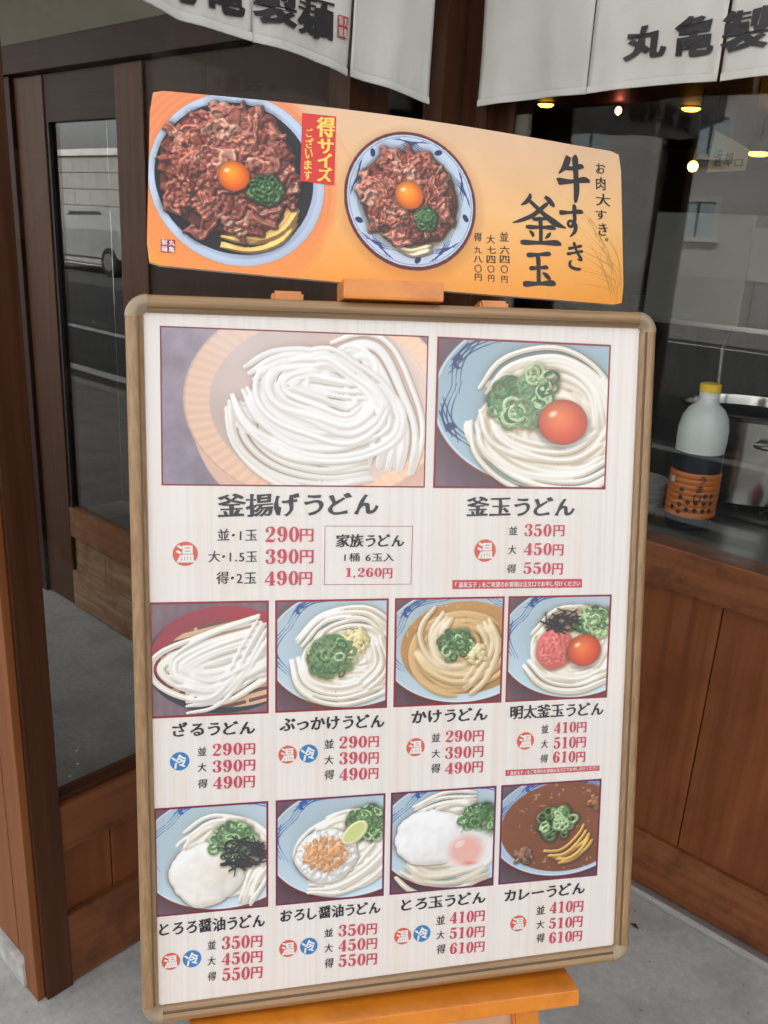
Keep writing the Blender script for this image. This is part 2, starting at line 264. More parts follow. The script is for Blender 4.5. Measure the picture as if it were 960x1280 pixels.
def digits(txt):
    """list of (verts, faces, layer) with x running on; returns flat verts with a tiny layer height as third value"""
    V, F = [], []; x = 0
    for ch in txt:
        lay = 0
        if ch == '0':
            a = np.linspace(0, 2 * math.pi, 33)[:-1]; o = np.stack([.375 + .345 * np.cos(a), .5 + .5 * np.sin(a)], 1); i_ = np.stack([.375 + .105 * np.cos(a), .5 + .44 * np.sin(a)], 1); b = len(V)
            for q in np.vstack([o, i_]): V.append((x + q[0], q[1], 0))
            for k in range(32): l = (k + 1) % 32; F.append((b + k, b + l, b + 32 + l, b + 32 + k))
            x += .80; continue
        for s in DIG[ch]:
            L, Rr, P = strip_from(s); b = len(V); n = len(L)
            for q in L: V.append((x + q[0], q[1], lay))
            for q in Rr: V.append((x + q[0], q[1], lay))
            for k in range(n - 1): F.append((b + k, b + n + k, b + n + k + 1, b + k + 1))
            lay += 1
            if ch != '4' or True:                                  # round pen ends
                for e_ in (0, -1):
                    if P[e_][2] > .07 and ch in '2356,9':
                        b = len(V); V.append((x + P[e_][0], P[e_][1], lay))
                        for k in range(14): V.append((x + P[e_][0] + P[e_][2] * math.cos(k * .4488), P[e_][1] + P[e_][2] * math.sin(k * .4488), lay))
                        for k in range(14): F.append((b, b + 1 + k, b + 1 + (k + 1) % 14))
                        lay += 1
        x += .36 if ch == ',' else .80
    return np.array(V, float), F
def line_of(txt, bx=.03, by=.015, rough=0., gap=.0):
    V, F = [], []; x = 0
    for ch in txt:
        if ch == ' ': x += .4; continue
        v, f = glyph(ch, bx, by, rough)
        if not len(v): x += .5; continue
        wd = .62 if ord(ch) < 256 else 1.0
        if ch in '・': wd = .5
        if ch in '.': wd = .3
        ox = x - (v[:, 0].min() + v[:, 0].max()) / 2 + wd / 2
        b = len(V); V += [(p[0] + ox, p[1], 0) for p in v]; F += [tuple(i + b for i in q) for q in f]; x += wd + gap
    return np.array(V, float), F
def place(name, VF, fn, mat, parent, lift=1e-5, kind=None):
    """fn(s, t) -> (world point, normal) with s, t in 0..1 of the lettering's own box"""
    V, F = VF; x0, x1 = V[:, 0].min(), V[:, 0].max(); y0, y1 = V[:, 1].min(), V[:, 1].max(); vs = []
    for q in V:
        p, n_ = fn((q[0] - x0) / (x1 - x0), (q[1] - y0) / (y1 - y0)); vs.append(p + n_ * (lift * (q[2] if len(q) > 2 else 0)))
    return mk(name, vs, F, mat, parent, kind=kind)
# measured lettering: kind, text, left u, left v, right u, right v, height (metres on the poster sheet)
TEXTS=[
('T', '釜揚げうどん', 0.0747, 0.2246, 0.2585, 0.2249, 0.0269),
('S', '並・1玉', 0.0744, 0.2506, 0.1183, 0.2516, 0.0135),
('D', '290', 0.1277, 0.2539, 0.1659, 0.2545, 0.0182),
('Y', '円', 0.1666, 0.2541, 0.1824, 0.2545, 0.0152),
('S', '大・1.5玉', 0.0641, 0.2748, 0.1181, 0.2764, 0.0132),
('D', '390', 0.1276, 0.2787, 0.1652, 0.2795, 0.0172),
('Y', '円', 0.1665, 0.2791, 0.1824, 0.2796, 0.0156),
('S', '得・2玉', 0.0721, 0.3, 0.1169, 0.3016, 0.0143),
('D', '490', 0.1267, 0.3036, 0.1651, 0.3046, 0.017),
('Y', '円', 0.1658, 0.3043, 0.1807, 0.3048, 0.0154),
('c', '温', 0.0391, 0.2646, 0.0137),
('T', '家族うどん', 0.2079, 0.2617, 0.2894, 0.2634, 0.0157),
('S', '1桶 6玉入', 0.2181, 0.2785, 0.2773, 0.2802, 0.0102),
('D', '1,260', 0.2199, 0.2983, 0.2627, 0.2997, 0.0127),
('Y', '円', 0.2638, 0.2998, 0.2754, 0.3002, 0.0122),
('T', '釜玉うどん', 0.3648, 0.2281, 0.5032, 0.2304, 0.0239),
('S', '並', 0.4188, 0.2517, 0.43, 0.252, 0.0109),
('D', '350', 0.4387, 0.2537, 0.4736, 0.2548, 0.0153),
('Y', '円', 0.4762, 0.2545, 0.4906, 0.2548, 0.0138),
('S', '大', 0.4185, 0.2752, 0.429, 0.2755, 0.0113),
('D', '450', 0.4387, 0.2767, 0.4744, 0.2782, 0.0154),
('Y', '円', 0.476, 0.2783, 0.4901, 0.2787, 0.0139),
('S', '得', 0.4175, 0.2985, 0.429, 0.2988, 0.0111),
('D', '550', 0.4387, 0.2998, 0.4742, 0.3012, 0.0145),
('Y', '円', 0.4762, 0.3019, 0.49, 0.3023, 0.014),
('c', '温', 0.3895, 0.2699, 0.0136),
('W', '「温泉玉子」をご希望のお客様は注文口でお申し付けください', 0.3528, 0.3137, 0.514, 0.3175, 0.0066),
('T', 'ざるうどん', 0.0207, 0.4748, 0.1144, 0.478, 0.0173),
('S', '並', 0.0487, 0.4993, 0.0589, 0.4998, 0.0108),
('D', '290', 0.0656, 0.5009, 0.0993, 0.5017, 0.0148),
('Y', '円', 0.1008, 0.5018, 0.1142, 0.5023, 0.0133),
('S', '大', 0.0484, 0.5184, 0.0586, 0.5189, 0.0108),
('D', '390', 0.0653, 0.5207, 0.0991, 0.522, 0.0148),
('Y', '円', 0.1006, 0.5215, 0.114, 0.522, 0.0134),
('S', '得', 0.0481, 0.5379, 0.0592, 0.5386, 0.0108),
('D', '490', 0.0656, 0.5404, 0.0989, 0.542, 0.015),
('Y', '円', 0.1004, 0.5419, 0.1133, 0.5424, 0.0142),
('c', '冷', 0.0288, 0.5041, 0.0109),
('T', 'ぶっかけうどん', 0.1422, 0.4769, 0.2677, 0.4811, 0.0172),
('S', '並', 0.195, 0.5019, 0.2068, 0.5022, 0.0117),
('D', '290', 0.213, 0.5033, 0.2464, 0.5046, 0.015),
('Y', '円', 0.2483, 0.5044, 0.261, 0.5047, 0.0135),
('S', '大', 0.1951, 0.5213, 0.2062, 0.5219, 0.0111),
('D', '390', 0.213, 0.5228, 0.2466, 0.5246, 0.0153),
('Y', '円', 0.2485, 0.5254, 0.2611, 0.5257, 0.0146),
('S', '得', 0.1951, 0.5402, 0.2069, 0.5406, 0.0118),
('D', '490', 0.2131, 0.5427, 0.2467, 0.5446, 0.0154),
('Y', '円', 0.2486, 0.5441, 0.2607, 0.5445, 0.0136),
('c', '温', 0.152, 0.5058, 0.0109),
('c', '冷', 0.1766, 0.5065, 0.0111),
('T', 'かけうどん', 0.3009, 0.4787, 0.3975, 0.4812, 0.0171),
('S', '並', 0.3264, 0.5039, 0.3378, 0.5041, 0.0114),
('D', '290', 0.3441, 0.5055, 0.3774, 0.5067, 0.015),
('Y', '円', 0.3791, 0.5072, 0.3931, 0.5076, 0.0142),
('S', '大', 0.3268, 0.5238, 0.3375, 0.5244, 0.0108),
('D', '390', 0.3438, 0.5265, 0.3772, 0.5278, 0.0154),
('Y', '円', 0.3795, 0.527, 0.3929, 0.5274, 0.0139),
('S', '得', 0.3261, 0.5431, 0.3379, 0.5438, 0.0121),
('D', '490', 0.3441, 0.5456, 0.3776, 0.5474, 0.0148),
('Y', '円', 0.379, 0.5469, 0.3927, 0.5474, 0.0143),
('c', '温', 0.3067, 0.5086, 0.0114),
('T', '明太釜玉うどん', 0.4264, 0.4825, 0.5519, 0.4855, 0.0182),
('S', '並', 0.4686, 0.5032, 0.4783, 0.5032, 0.0111),
('D', '410', 0.4856, 0.5044, 0.5152, 0.5052, 0.0145),
('Y', '円', 0.5163, 0.5056, 0.5293, 0.5059, 0.0135),
('S', '大', 0.4685, 0.5223, 0.4782, 0.5227, 0.0108),
('D', '510', 0.4856, 0.5243, 0.5153, 0.5256, 0.0152),
('Y', '円', 0.5163, 0.5253, 0.5294, 0.5256, 0.0136),
('S', '得', 0.4681, 0.5415, 0.4782, 0.542, 0.0108),
('D', '610', 0.4851, 0.5429, 0.5153, 0.5443, 0.015),
('Y', '円', 0.5167, 0.5447, 0.5291, 0.545, 0.0136),
('c', '温', 0.448, 0.5114, 0.0113),
('W', '「温泉玉子」をご希望のお客様は注文口でお申し付けください', 0.4256, 0.5538, 0.5477, 0.5565, 0.005),
('T', 'とろろ醤油うどん', 0.0017, 0.7142, 0.1241, 0.7174, 0.0176),
('S', '並', 0.0564, 0.7375, 0.0663, 0.7381, 0.0114),
('D', '350', 0.0729, 0.7396, 0.1055, 0.7417, 0.0163),
('Y', '円', 0.1071, 0.7415, 0.1205, 0.7423, 0.0144),
('S', '大', 0.0561, 0.7577, 0.0657, 0.7583, 0.0114),
('D', '450', 0.0726, 0.7593, 0.1054, 0.7618, 0.0157),
('Y', '円', 0.1069, 0.7613, 0.1204, 0.7621, 0.0145),
('S', '得', 0.0558, 0.7773, 0.0657, 0.7781, 0.0114),
('D', '550', 0.073, 0.7797, 0.1052, 0.782, 0.0164),
('Y', '円', 0.1067, 0.7812, 0.1202, 0.7821, 0.0146),
('c', '温', 0.0145, 0.7468, 0.0106),
('c', '冷', 0.0387, 0.7468, 0.0107),
('T', 'おろし醤油うどん', 0.1422, 0.7144, 0.265, 0.7175, 0.0168),
('S', '並', 0.1953, 0.7397, 0.2064, 0.7401, 0.0107),
('D', '350', 0.2128, 0.7413, 0.2458, 0.7432, 0.0151),
('Y', '円', 0.2474, 0.7434, 0.2604, 0.744, 0.0142),
('S', '大', 0.1953, 0.7598, 0.2058, 0.7606, 0.0117),
('D', '450', 0.2128, 0.7608, 0.2459, 0.7628, 0.0155),
('Y', '円', 0.2476, 0.7627, 0.2606, 0.7634, 0.0142),
('S', '得', 0.1954, 0.7801, 0.2065, 0.7809, 0.0125),
('D', '550', 0.2129, 0.7808, 0.2461, 0.7833, 0.0159),
('Y', '円', 0.2477, 0.7832, 0.2607, 0.7839, 0.0147),
('c', '温', 0.1517, 0.7487, 0.0109),
('c', '冷', 0.1767, 0.749, 0.0107),
('T', 'とろ玉うどん', 0.2908, 0.7181, 0.4006, 0.7199, 0.0165),
('S', '並', 0.3363, 0.7417, 0.3478, 0.742, 0.0125),
('D', '410', 0.3537, 0.7421, 0.3852, 0.7438, 0.0154),
('Y', '円', 0.3863, 0.7433, 0.3997, 0.7438, 0.014),
('S', '大', 0.337, 0.761, 0.3474, 0.7616, 0.0115),
('D', '510', 0.354, 0.7624, 0.385, 0.7646, 0.015),
('Y', '円', 0.3867, 0.7649, 0.3999, 0.7655, 0.0145),
('S', '得', 0.337, 0.7806, 0.3485, 0.7814, 0.0125),
('D', '610', 0.3544, 0.7829, 0.3854, 0.7852, 0.0151),
('Y', '円', 0.3868, 0.7847, 0.4003, 0.7854, 0.0137),
('c', '温', 0.2936, 0.7511, 0.0109),
('c', '冷', 0.3182, 0.7507, 0.011),
('T', 'カレーうどん', 0.4255, 0.7218, 0.5357, 0.7232, 0.0169),
('S', '並', 0.4694, 0.7445, 0.4811, 0.7448, 0.0121),
('D', '410', 0.4877, 0.7449, 0.5191, 0.7465, 0.0158),
('Y', '円', 0.5202, 0.747, 0.534, 0.7476, 0.0147),
('S', '大', 0.47, 0.7639, 0.481, 0.7642, 0.0114),
('D', '510', 0.4872, 0.7657, 0.5191, 0.7679, 0.0147),
('Y', '円', 0.5202, 0.768, 0.5337, 0.7686, 0.0148),
('S', '得', 0.4706, 0.783, 0.4816, 0.7833, 0.0122),
('D', '610', 0.4879, 0.786, 0.5195, 0.7879, 0.0155),
('Y', '円', 0.5206, 0.7876, 0.5337, 0.7882, 0.0141),
('c', '温', 0.4454, 0.7531, 0.0108),
]
# banner lettering: text, centre u, centre v, width, height (metres on the banner)
BT=[
('牛', 0.508, 0.0439, 0.0455, 0.0597) ,
('す', 0.5033, 0.0975, 0.0333, 0.0403) ,
('き', 0.5074, 0.1408, 0.0234, 0.0329) ,
('釜', 0.4602, 0.101, 0.0719, 0.0618) ,
('玉', 0.4588, 0.1612, 0.0437, 0.0427) ,
('お', 0.5455, 0.0252, 0.014, 0.0136) ,
('肉', 0.5451, 0.0447, 0.014, 0.0172) ,
('大', 0.5482, 0.0652, 0.0209, 0.0164) ,
('す', 0.5446, 0.0847, 0.0161, 0.013) ,
('き', 0.547, 0.1031, 0.0131, 0.0163) ,
('。', 0.552, 0.1156, 0.0044, 0.0041) ,
('並', 0.4133, 0.1265, 0.0114, 0.0118) ,
('六', 0.4137, 0.1427, 0.0126, 0.0106) ,
('四', 0.4136, 0.1539, 0.0126, 0.0094) ,
('〇', 0.4131, 0.1656, 0.0094, 0.0094) ,
('円', 0.4132, 0.1777, 0.0081, 0.0086) ,
('大', 0.396, 0.1315, 0.0109, 0.0106) ,
('七', 0.3969, 0.1441, 0.0113, 0.0086) ,
('四', 0.396, 0.1555, 0.0113, 0.0094) ,
('〇', 0.3959, 0.1668, 0.0089, 0.0086) ,
('円', 0.3962, 0.1778, 0.0081, 0.0082) ,
('得', 0.3794, 0.1304, 0.01, 0.0105) ,
('九', 0.3793, 0.1457, 0.01, 0.0086) ,
('八', 0.3795, 0.1566, 0.012, 0.0085) ,
('〇', 0.3796, 0.1678, 0.0092, 0.0093) ,
('円', 0.3797, 0.1779, 0.0088, 0.0085) ,
('得', 0.1952, 0.0237, 0.0213, 0.0239) ,
('サ', 0.1951, 0.0453, 0.019, 0.0179) ,
('イ', 0.1944, 0.0616, 0.0175, 0.017) ,
('ズ', 0.1942, 0.0778, 0.018, 0.0172) ,
('ご', 0.1763, 0.0321, 0.0078, 0.0101) ,
('ざ', 0.1766, 0.044, 0.0093, 0.0119) ,
('い', 0.1758, 0.0563, 0.0092, 0.0113) ,
('ま', 0.1749, 0.069, 0.0089, 0.0109) ,
('す', 0.175, 0.0808, 0.0089, 0.0109) ,
]
# ------------------------------------------------------------------ printed pictures (painted here, pixel by pixel)
def vnoise(H, W, cells, seed, octv=4, gain=.55):
    rs = np.random.RandomState(seed); out = np.zeros((H, W)); amp = 1; tot = 0
    for o in range(octv):
        cy = max(2, int(cells * 2 ** o)); cx = max(2, int(cells * 2 ** o * W / H))
        g = rs.rand(cy + 2, cx + 2)
        y = np.linspace(0, cy, H); x = np.linspace(0, cx, W)
        yi = np.minimum(y.astype(int), cy); xi = np.minimum(x.astype(int), cx)
        fy = (y - yi)[:, None]; fx = (x - xi)[None]
        fy = fy * fy * (3 - 2 * fy); fx = fx * fx * (3 - 2 * fx)
        a = g[yi][:, xi]; b = g[yi][:, np.minimum(xi + 1, cx + 1)]
        c = g[np.minimum(yi + 1, cy + 1)][:, xi]; d = g[np.minimum(yi + 1, cy + 1)][:, np.minimum(xi + 1, cx + 1)]
        out += amp * ((a * (1 - fx) + b * fx) * (1 - fy) + (c * (1 - fx) + d * fx) * fy)
        tot += amp; amp *= gain
    return out / tot

def box1(a, r, ax):
    r = int(r)
    if r < 1: return a
    p = [(0, 0)] * a.ndim; p[ax] = (r + 1, r)
    c = np.cumsum(np.pad(a, p, mode='edge'), axis=ax); n = a.shape[ax]
    s1 = [slice(None)] * a.ndim; s0 = [slice(None)] * a.ndim
    s1[ax] = slice(2 * r + 1, 2 * r + 1 + n); s0[ax] = slice(0, n)
    return (c[tuple(s1)] - c[tuple(s0)]) / (2 * r + 1)

def blur(a, r):
    for _ in range(2): a = box1(box1(a, r, 0), r, 1)
    return a

def catmull(pts, step):
    P = np.array(pts, float); P = np.vstack([2 * P[0] - P[1], P, 2 * P[-1] - P[-2]])
    out = []
    for i in range(1, len(P) - 2):
        L = np.hypot(*(P[i + 1] - P[i])[:2]); n = max(2, int(L / step)); t = np.linspace(0, 1, n, endpoint=False)[:, None]
        out.append(.5 * (2 * P[i] + (P[i + 1] - P[i - 1]) * t + (2 * P[i - 1] - 5 * P[i] + 4 * P[i + 1] - P[i + 2]) * t ** 2
                         + (3 * P[i] - P[i - 1] - 3 * P[i + 1] + P[i + 2]) * t ** 3))
    return np.vstack(out + [P[-2:-1]])

class Cv:
    """small relief painter: colour + height, shaded at the end. x in 0..asp, y in 0..1 downwards"""
    def __init__(s, H, asp, bg, seed=1):
        s.H = H; s.W = int(H * asp); s.asp = asp; s.rs = np.random.RandomState(seed); s.seed = seed
        s.Y, s.X = np.mgrid[0:H, 0:s.W]; s.X = (s.X + .5) / H; s.Y = (s.Y + .5) / H
        s.c = np.ones((H, s.W, 3)) * np.array(bg); s.z = np.zeros((H, s.W)); s.gl = np.zeros((H, s.W))
    def n(s, cells, k=0, o=4): return vnoise(s.H, s.W, cells, s.seed * 31 + k, o)
    def ell(s, cx, cy, rx, ry, rot=0):
        c, d = math.cos(rot), math.sin(rot); x = s.X - cx; y = s.Y - cy
        return np.hypot((x * c + y * d) / rx, (-x * d + y * c) / ry)
    def fill(s, m, col, z=None, gl=None):
        m = np.clip(m, 0, 1)[..., None]; s.c = s.c * (1 - m) + np.asarray(col) * m
        if z is not None: s.z = np.where(m[..., 0] > .5, z, s.z)
        if gl is not None: s.gl = np.where(m[..., 0] > .5, gl, s.gl)
    def soft(s, e, w=.01): return np.clip((1 - e) / w + .5, 0, 1)
    def tube(s, pts, r, col, z0=0., zf=None, flat=1., gl=.15, step=.3, dip=0.):
        P = catmull(pts, r * step) if len(pts) > 2 else np.array([np.array(pts[0], float) + (np.array(pts[1], float) - np.array(pts[0])) * t for t in np.linspace(0, 1, max(3, int(math.hypot(pts[1][0] - pts[0][0], pts[1][1] - pts[0][1]) / (r * step))))])
        H, W = s.H, s.W; R = r * H; n = len(P); col = np.asarray(col)
        for i, q in enumerate(P):
            px, py = q[0] * H, q[1] * H; tt = i / max(1, n - 1); en = max(0, 1 - min(tt, 1 - tt) / .16) if dip else 0; R = r * H * (1 - .35 * en * en)
            x0, x1 = int(px - R), int(px + R) + 2; y0, y1 = int(py - R), int(py + R) + 2
            if x1 <= 0 or y1 <= 0 or x0 >= W or y0 >= H: continue
            x0, y0, x1, y1 = max(x0, 0), max(y0, 0), min(x1, W), min(y1, H)
            yy = np.arange(y0, y1)[:, None] + .5 - py; xx = np.arange(x0, x1)[None] + .5 - px
            d2 = R * R - yy * yy - xx * xx
            zz = z0 - dip * en * en + (zf(i / max(1, n - 1)) if zf else 0) + flat * np.sqrt(np.maximum(d2, 0)) / H
            m = (d2 > 0) & (zz > s.z[y0:y1, x0:x1])
            s.z[y0:y1, x0:x1][m] = zz[m]; s.c[y0:y1, x0:x1][m] = col; s.gl[y0:y1, x0:x1][m] = gl
    def bundle(s, pts, k, r, col, z0=0., jit=.55, dz=.035, cj=.025, arch=.0):
        P = catmull(pts, .04); T = np.gradient(P, axis=0); T /= np.linalg.norm(T, axis=1)[:, None] + 1e-9
        N = np.stack([-T[:, 1], T[:, 0]], 1)
        for j in range(k):
            o = (j - (k - 1) / 2) * r * 1.75 + s.rs.uniform(-1, 1) * r * jit
            ph = s.rs.uniform(0, 6.3); w = 1 + .25 * np.sin(np.linspace(0, 3, len(P)) + ph)
            Q = P + N * (o * w + r * jit * np.sin(np.linspace(0, 5, len(P)) + ph))[:, None]
            a = s.rs.uniform(0, dz); ff = s.rs.uniform(3, 7)
            s.tube(Q[::1], r * s.rs.uniform(.88, 1.08), np.array(col) + s.rs.uniform(-cj, cj), z0 + a + arch * (1 - abs(2 * j / max(1, k - 1) - 1)), zf=lambda t: .012 * math.sin(ff * t + ph), dip=.13, step=.22)
    def swirl(s, cx, cy, rx, ry, r, col, n=34, z=0., rot=0., dome=.12, warm=0):
        """a coiled heap of noodles: nested arcs in loose bundles"""
        for j in range(n):
            f = 1 - .86 * (j / n) ** .8 * 1.0; f *= s.rs.uniform(.9, 1.06)
            a0 = s.rs.uniform(0, 6.283); ln = s.rs.uniform(2.0, 4.6)
            ox, oy = s.rs.uniform(-.13, .13, 2) * (1.1 - f)
            ex = s.rs.uniform(.86, 1.12); tl = rot + s.rs.uniform(-.25, .25)
            aa = np.linspace(a0, a0 + ln, 9); sp = np.linspace(1.03, .9, 9)
            x = np.cos(aa) * rx * f * sp * ex; y = np.sin(aa) * ry * f * sp / ex
            c_, d_ = math.cos(tl), math.sin(tl)
            pts = np.stack([cx + ox + x * c_ - y * d_ * rx / ry * .6, cy + oy + x * d_ * .6 + y * c_], 1)
            k = s.rs.randint(1, 4)
            s.bundle(pts, k, r, col, z + dome * (1 - f) + s.rs.uniform(0, .03))
    def shade(s, lx=-.5, ly=-.6, k=.55, ao=9, aok=3.0, amb=.62, warm=(1.0, .80, .58), spec=.5, zb=2):
        z = blur(s.z, zb)
        gy, gx = np.gradient(z * s.H); nz = 1 / np.sqrt(1 + gx * gx + gy * gy)
        l = (-gx * lx - gy * ly + .75) * nz / 1.09; l = np.clip(l, 0, 1.1)
        occ = np.clip((blur(s.z, s.H * ao / 400 + 1) - s.z) * aok * 4, 0, .75); occ2 = np.clip((blur(s.z, s.H * .06) - s.z) * aok, 0, .5)
        sh = (amb + k * l) * (1 - occ) * (1 - .7 * occ2)
        sh3 = np.clip(sh, .05, None)[..., None] ** (1 / np.array(warm)) if warm else sh[..., None]
        sp = np.clip(l - .93, 0, 1) * 6 * s.gl * spec
        s.c = np.clip(s.c * sh3 + sp[..., None], 0, 1.2)
    def flatten(s): s.z[:] = 0; s.gl[:] = 0
    # ---- things in the bowls
    def scallion(s, cx, cy, rad, n=18, r=.03, z=.25, hue=0, pale=.3):
        for i in range(n):
            a = s.rs.uniform(0, 6.28); d = rad * math.sqrt(s.rs.rand()); x = cx + d * math.cos(a); y = cy + d * math.sin(a) * .85
            rr = r * s.rs.uniform(.7, 1.2); e = s.rs.uniform(.45, 1); t = s.rs.uniform(0, 3.1)
            g = s.rs.rand(); col = np.array([.15, .32, .17]) * (1 - g) + np.array([.46, .60, .38]) * g
            if s.rs.rand() < pale * .5: col = np.array([.68, .80, .58])
            aa = np.linspace(0, 6.3, 10); X_ = np.cos(aa) * rr; Y_ = np.sin(aa) * rr * e
            P = np.stack([x + X_ * math.cos(t) - Y_ * math.sin(t), y + X_ * math.sin(t) + Y_ * math.cos(t)], 1)
            zz = z + .05 * (1 - d / rad) + s.rs.uniform(0, .03)
            s.tube(P, rr * .24, col, zz, gl=.8, flat=2)
    def yolk(s, cx, cy, rx, ry, col=(.98, .36, .10), z=.3, hl=True):
        e = s.ell(cx, cy, rx, ry); m = s.soft(e, .05); d = np.sqrt(np.clip(1 - e * e, 0, 1))
        sh = (.62 + .38 * d)[..., None]; lit = np.clip(1 - s.ell(cx - rx * .2, cy - ry * .25, rx * .9, ry * .9), 0, 1)[..., None]
        c = np.array(col) * sh + lit * np.array([.05, .22, .10])
        s.c = s.c * (1 - np.clip(s.soft(s.ell(cx, cy + ry * .12, rx * 1.12, ry * 1.1), .2), 0, 1)[..., None] * .35)
        s.fill(m, c)
        if hl:
            h = np.clip(1.3 - s.ell(cx - rx * .42, cy - ry * .35, rx * .2, ry * .14, -.5), 0, 1); s.fill(h * .85, (1, .95, .88))
    def blob(s, cx, cy, rx, ry, col, z=.2, rough=.03, cells=14, k=3, edge=.25):
        nn = s.n(5, k, 3) - .5; e = s.ell(cx, cy, rx, ry) + nn * edge * 2
        h = np.sqrt(np.clip(1 - e * e, 0, 1)); m = e < 1
        tex = s.n(cells, k + 1, 4)
        s.fill(m, np.array(col) * (.93 + .14 * tex[..., None]), z + h * .12 + tex * rough, .25)
    def grated(s, cx, cy, rx, ry, col, n=120, z=.28, r=.012, cj=.06):
        for i in range(n):
            a = s.rs.uniform(0, 6.28); d = math.sqrt(s.rs.rand()); x = cx + d * rx * math.cos(a); y = cy + d * ry * math.sin(a); t = s.rs.uniform(0, 3.14)
            q = r * s.rs.uniform(.6, 1.4)
            s.tube([(x, y), (x + q * 1.5 * math.cos(t), y + q * 1.5 * math.sin(t))], q, np.array(col) + s.rs.uniform(-cj, cj, 1), z + .06 * (1 - d * d) + s.rs.uniform(0, .02), gl=.3)
    def nori(s, cx, cy, rad, n=26, z=.36, ry=.7, r=.008):
        for i in range(n):
            a = s.rs.uniform(0, 6.28); d = rad * math.sqrt(s.rs.rand()) * .7; x = cx + d * math.cos(a); y = cy + d * math.sin(a) * ry
            t = s.rs.uniform(0, 3.14) if s.rs.rand() < .5 else s.rs.uniform(-.6, .6); L = rad * s.rs.uniform(.35, .9)
            dx, dy = L * math.cos(t), L * math.sin(t) * .8; b = s.rs.uniform(-.2, .2) * L
            s.tube([(x - dx / 2, y - dy / 2), (x + b, y + b), (x + dx / 2, y + dy / 2)], r * s.rs.uniform(.7, 1.2), np.array([.07, .075, .10]) * s.rs.uniform(.6, 1.6), z + s.rs.uniform(0, .05), gl=.5)
    def brush(s, pts, w, col, a=.9):
        """flat painted brush line, w tapers at the ends"""
        P = catmull(pts, max(.003, w * .5)); n = len(P); m = np.zeros((s.H, s.W))
        for i, q in enumerate(P):
            t = i / max(1, n - 1); ww = w * (.35 + .65 * math.sin(math.pi * min(1, t * 1.25 + .05)) ** .7)
            e = np.hypot
            px, py, R = q[0] * s.H, q[1] * s.H, ww * s.H + .6
            x0, x1, y0, y1 = max(0, int(px - R - 1)), min(s.W, int(px + R + 2)), max(0, int(py - R - 1)), min(s.H, int(py + R + 2))
            if x0 >= x1 or y0 >= y1: continue
            yy = np.arange(y0, y1)[:, None] + .5 - py; xx = np.arange(x0, x1)[None] + .5 - px
            m[y0:y1, x0:x1] = np.maximum(m[y0:y1, x0:x1], np.clip(R - np.hypot(yy, xx), 0, 1))
        s.fill(m * a, col)
    def bowl(s, cx, cy, rx, ry, wall=(.66, .76, .80), rot=0., rim=(.35, .10, .10), broth=None, blue=(.10, .20, .42), well=.78, wcx=0, wcy=.03, marks=(200, 300), seed=0):
        """a painted porcelain bowl seen from above at a slant: shadow, lacquer edge, pale wall, blue brushwork"""
        sh = np.clip(1.25 - s.ell(cx, cy + .06, rx * 1.02, ry * 1.02, rot), 0, .3) / .3; s.fill(sh * .55, (.12, .08, .09))
        e = s.ell(cx, cy, rx, ry, rot); s.fill(s.soft(s.ell(cx, cy + .018, rx * 1.015, ry * 1.02, rot), .01), rim)
        g = (s.X - cx) / rx * .35 + (s.Y - cy) / ry * .55
        w3 = np.array(wall) * (1 + .16 * g[..., None]) ; s.fill(s.soft(e, .012), w3)
        s.fill(np.clip(1 - abs(e - .985) / .012, 0, 1) * .8, (.92, .94, .95))
        rs = np.random.RandomState(seed + 5)
        def P(a, f): c, d = math.cos(rot), math.sin(rot); x = math.cos(a) * rx * f; y = math.sin(a) * ry * f; return (cx + x * c - y * d, cy + x * d + y * c)
        a0, a1 = [math.radians(v) for v in marks]
        nn = max(3, int((a1 - a0) / .42))
        for j in range(nn):
            a = a0 + (a1 - a0) * (j + .5) / nn; fl = 1 if j % 2 else -1
            for q in range(3):
                da = (.42 + .1 * q) * fl; b = .035 * q
                s.brush([P(a - da * .8, .955 - b * .5), P(a - da * .2, .93 - b), P(a + da * .5, .86 - b)], .0045 + .003 * (q == 0), blue, .85)
            if j % 2 == 0:
                x, y = P(a + .1, .90); s.fill(np.clip(1.2 - s.ell(x, y, .045, .03, a + 1.2) - 0 * s.X, 0, .2) / .2 * (1 - np.clip(1.1 - s.ell(x + .02, y + .015, .03, .022, a), 0, .2) / .2), blue)
        e2 = s.ell(cx + wcx, cy + wcy, rx * well, ry * well, rot)
        s.fill(np.clip(1.08 - e2, 0, .3) / .3 * .35, np.array(wall) * .78)
        if broth is not None: s.fill(s.soft(e2, .02), np.array(broth) * (.86 + .2 * s.n(4, 61)[..., None] + .12 * (1 - s.Y)[..., None])); s.fill(s.soft(e2, .02) * (s.n(26, 63, 2) > .80) * .35, (.95, .85, .7))
        return e2
    def table(s, col=(.36, .24, .27)):
        g = s.n(3, 77, 4); gr = vnoise(s.H, s.W, 2, s.seed + 9, 2); st = np.sin(s.X * 60 + gr * 9) * .04
        s.c[:] = np.array(col) * (.85 + .35 * g + st)[..., None]
    def fog(s, a, col=(.93, .92, .93)): s.c = s.c * (1 - a) + np.array(col) * a  # pale veil mixed into the print in place of glare on the cover
    def border(s, w=.012, col=(.50, .09, .14)):
        d = np.minimum(np.minimum(s.X, s.asp - s.X), np.minimum(s.Y, 1 - s.Y)); s.fill(np.clip((w - d) * s.H + .5, 0, 1), col)

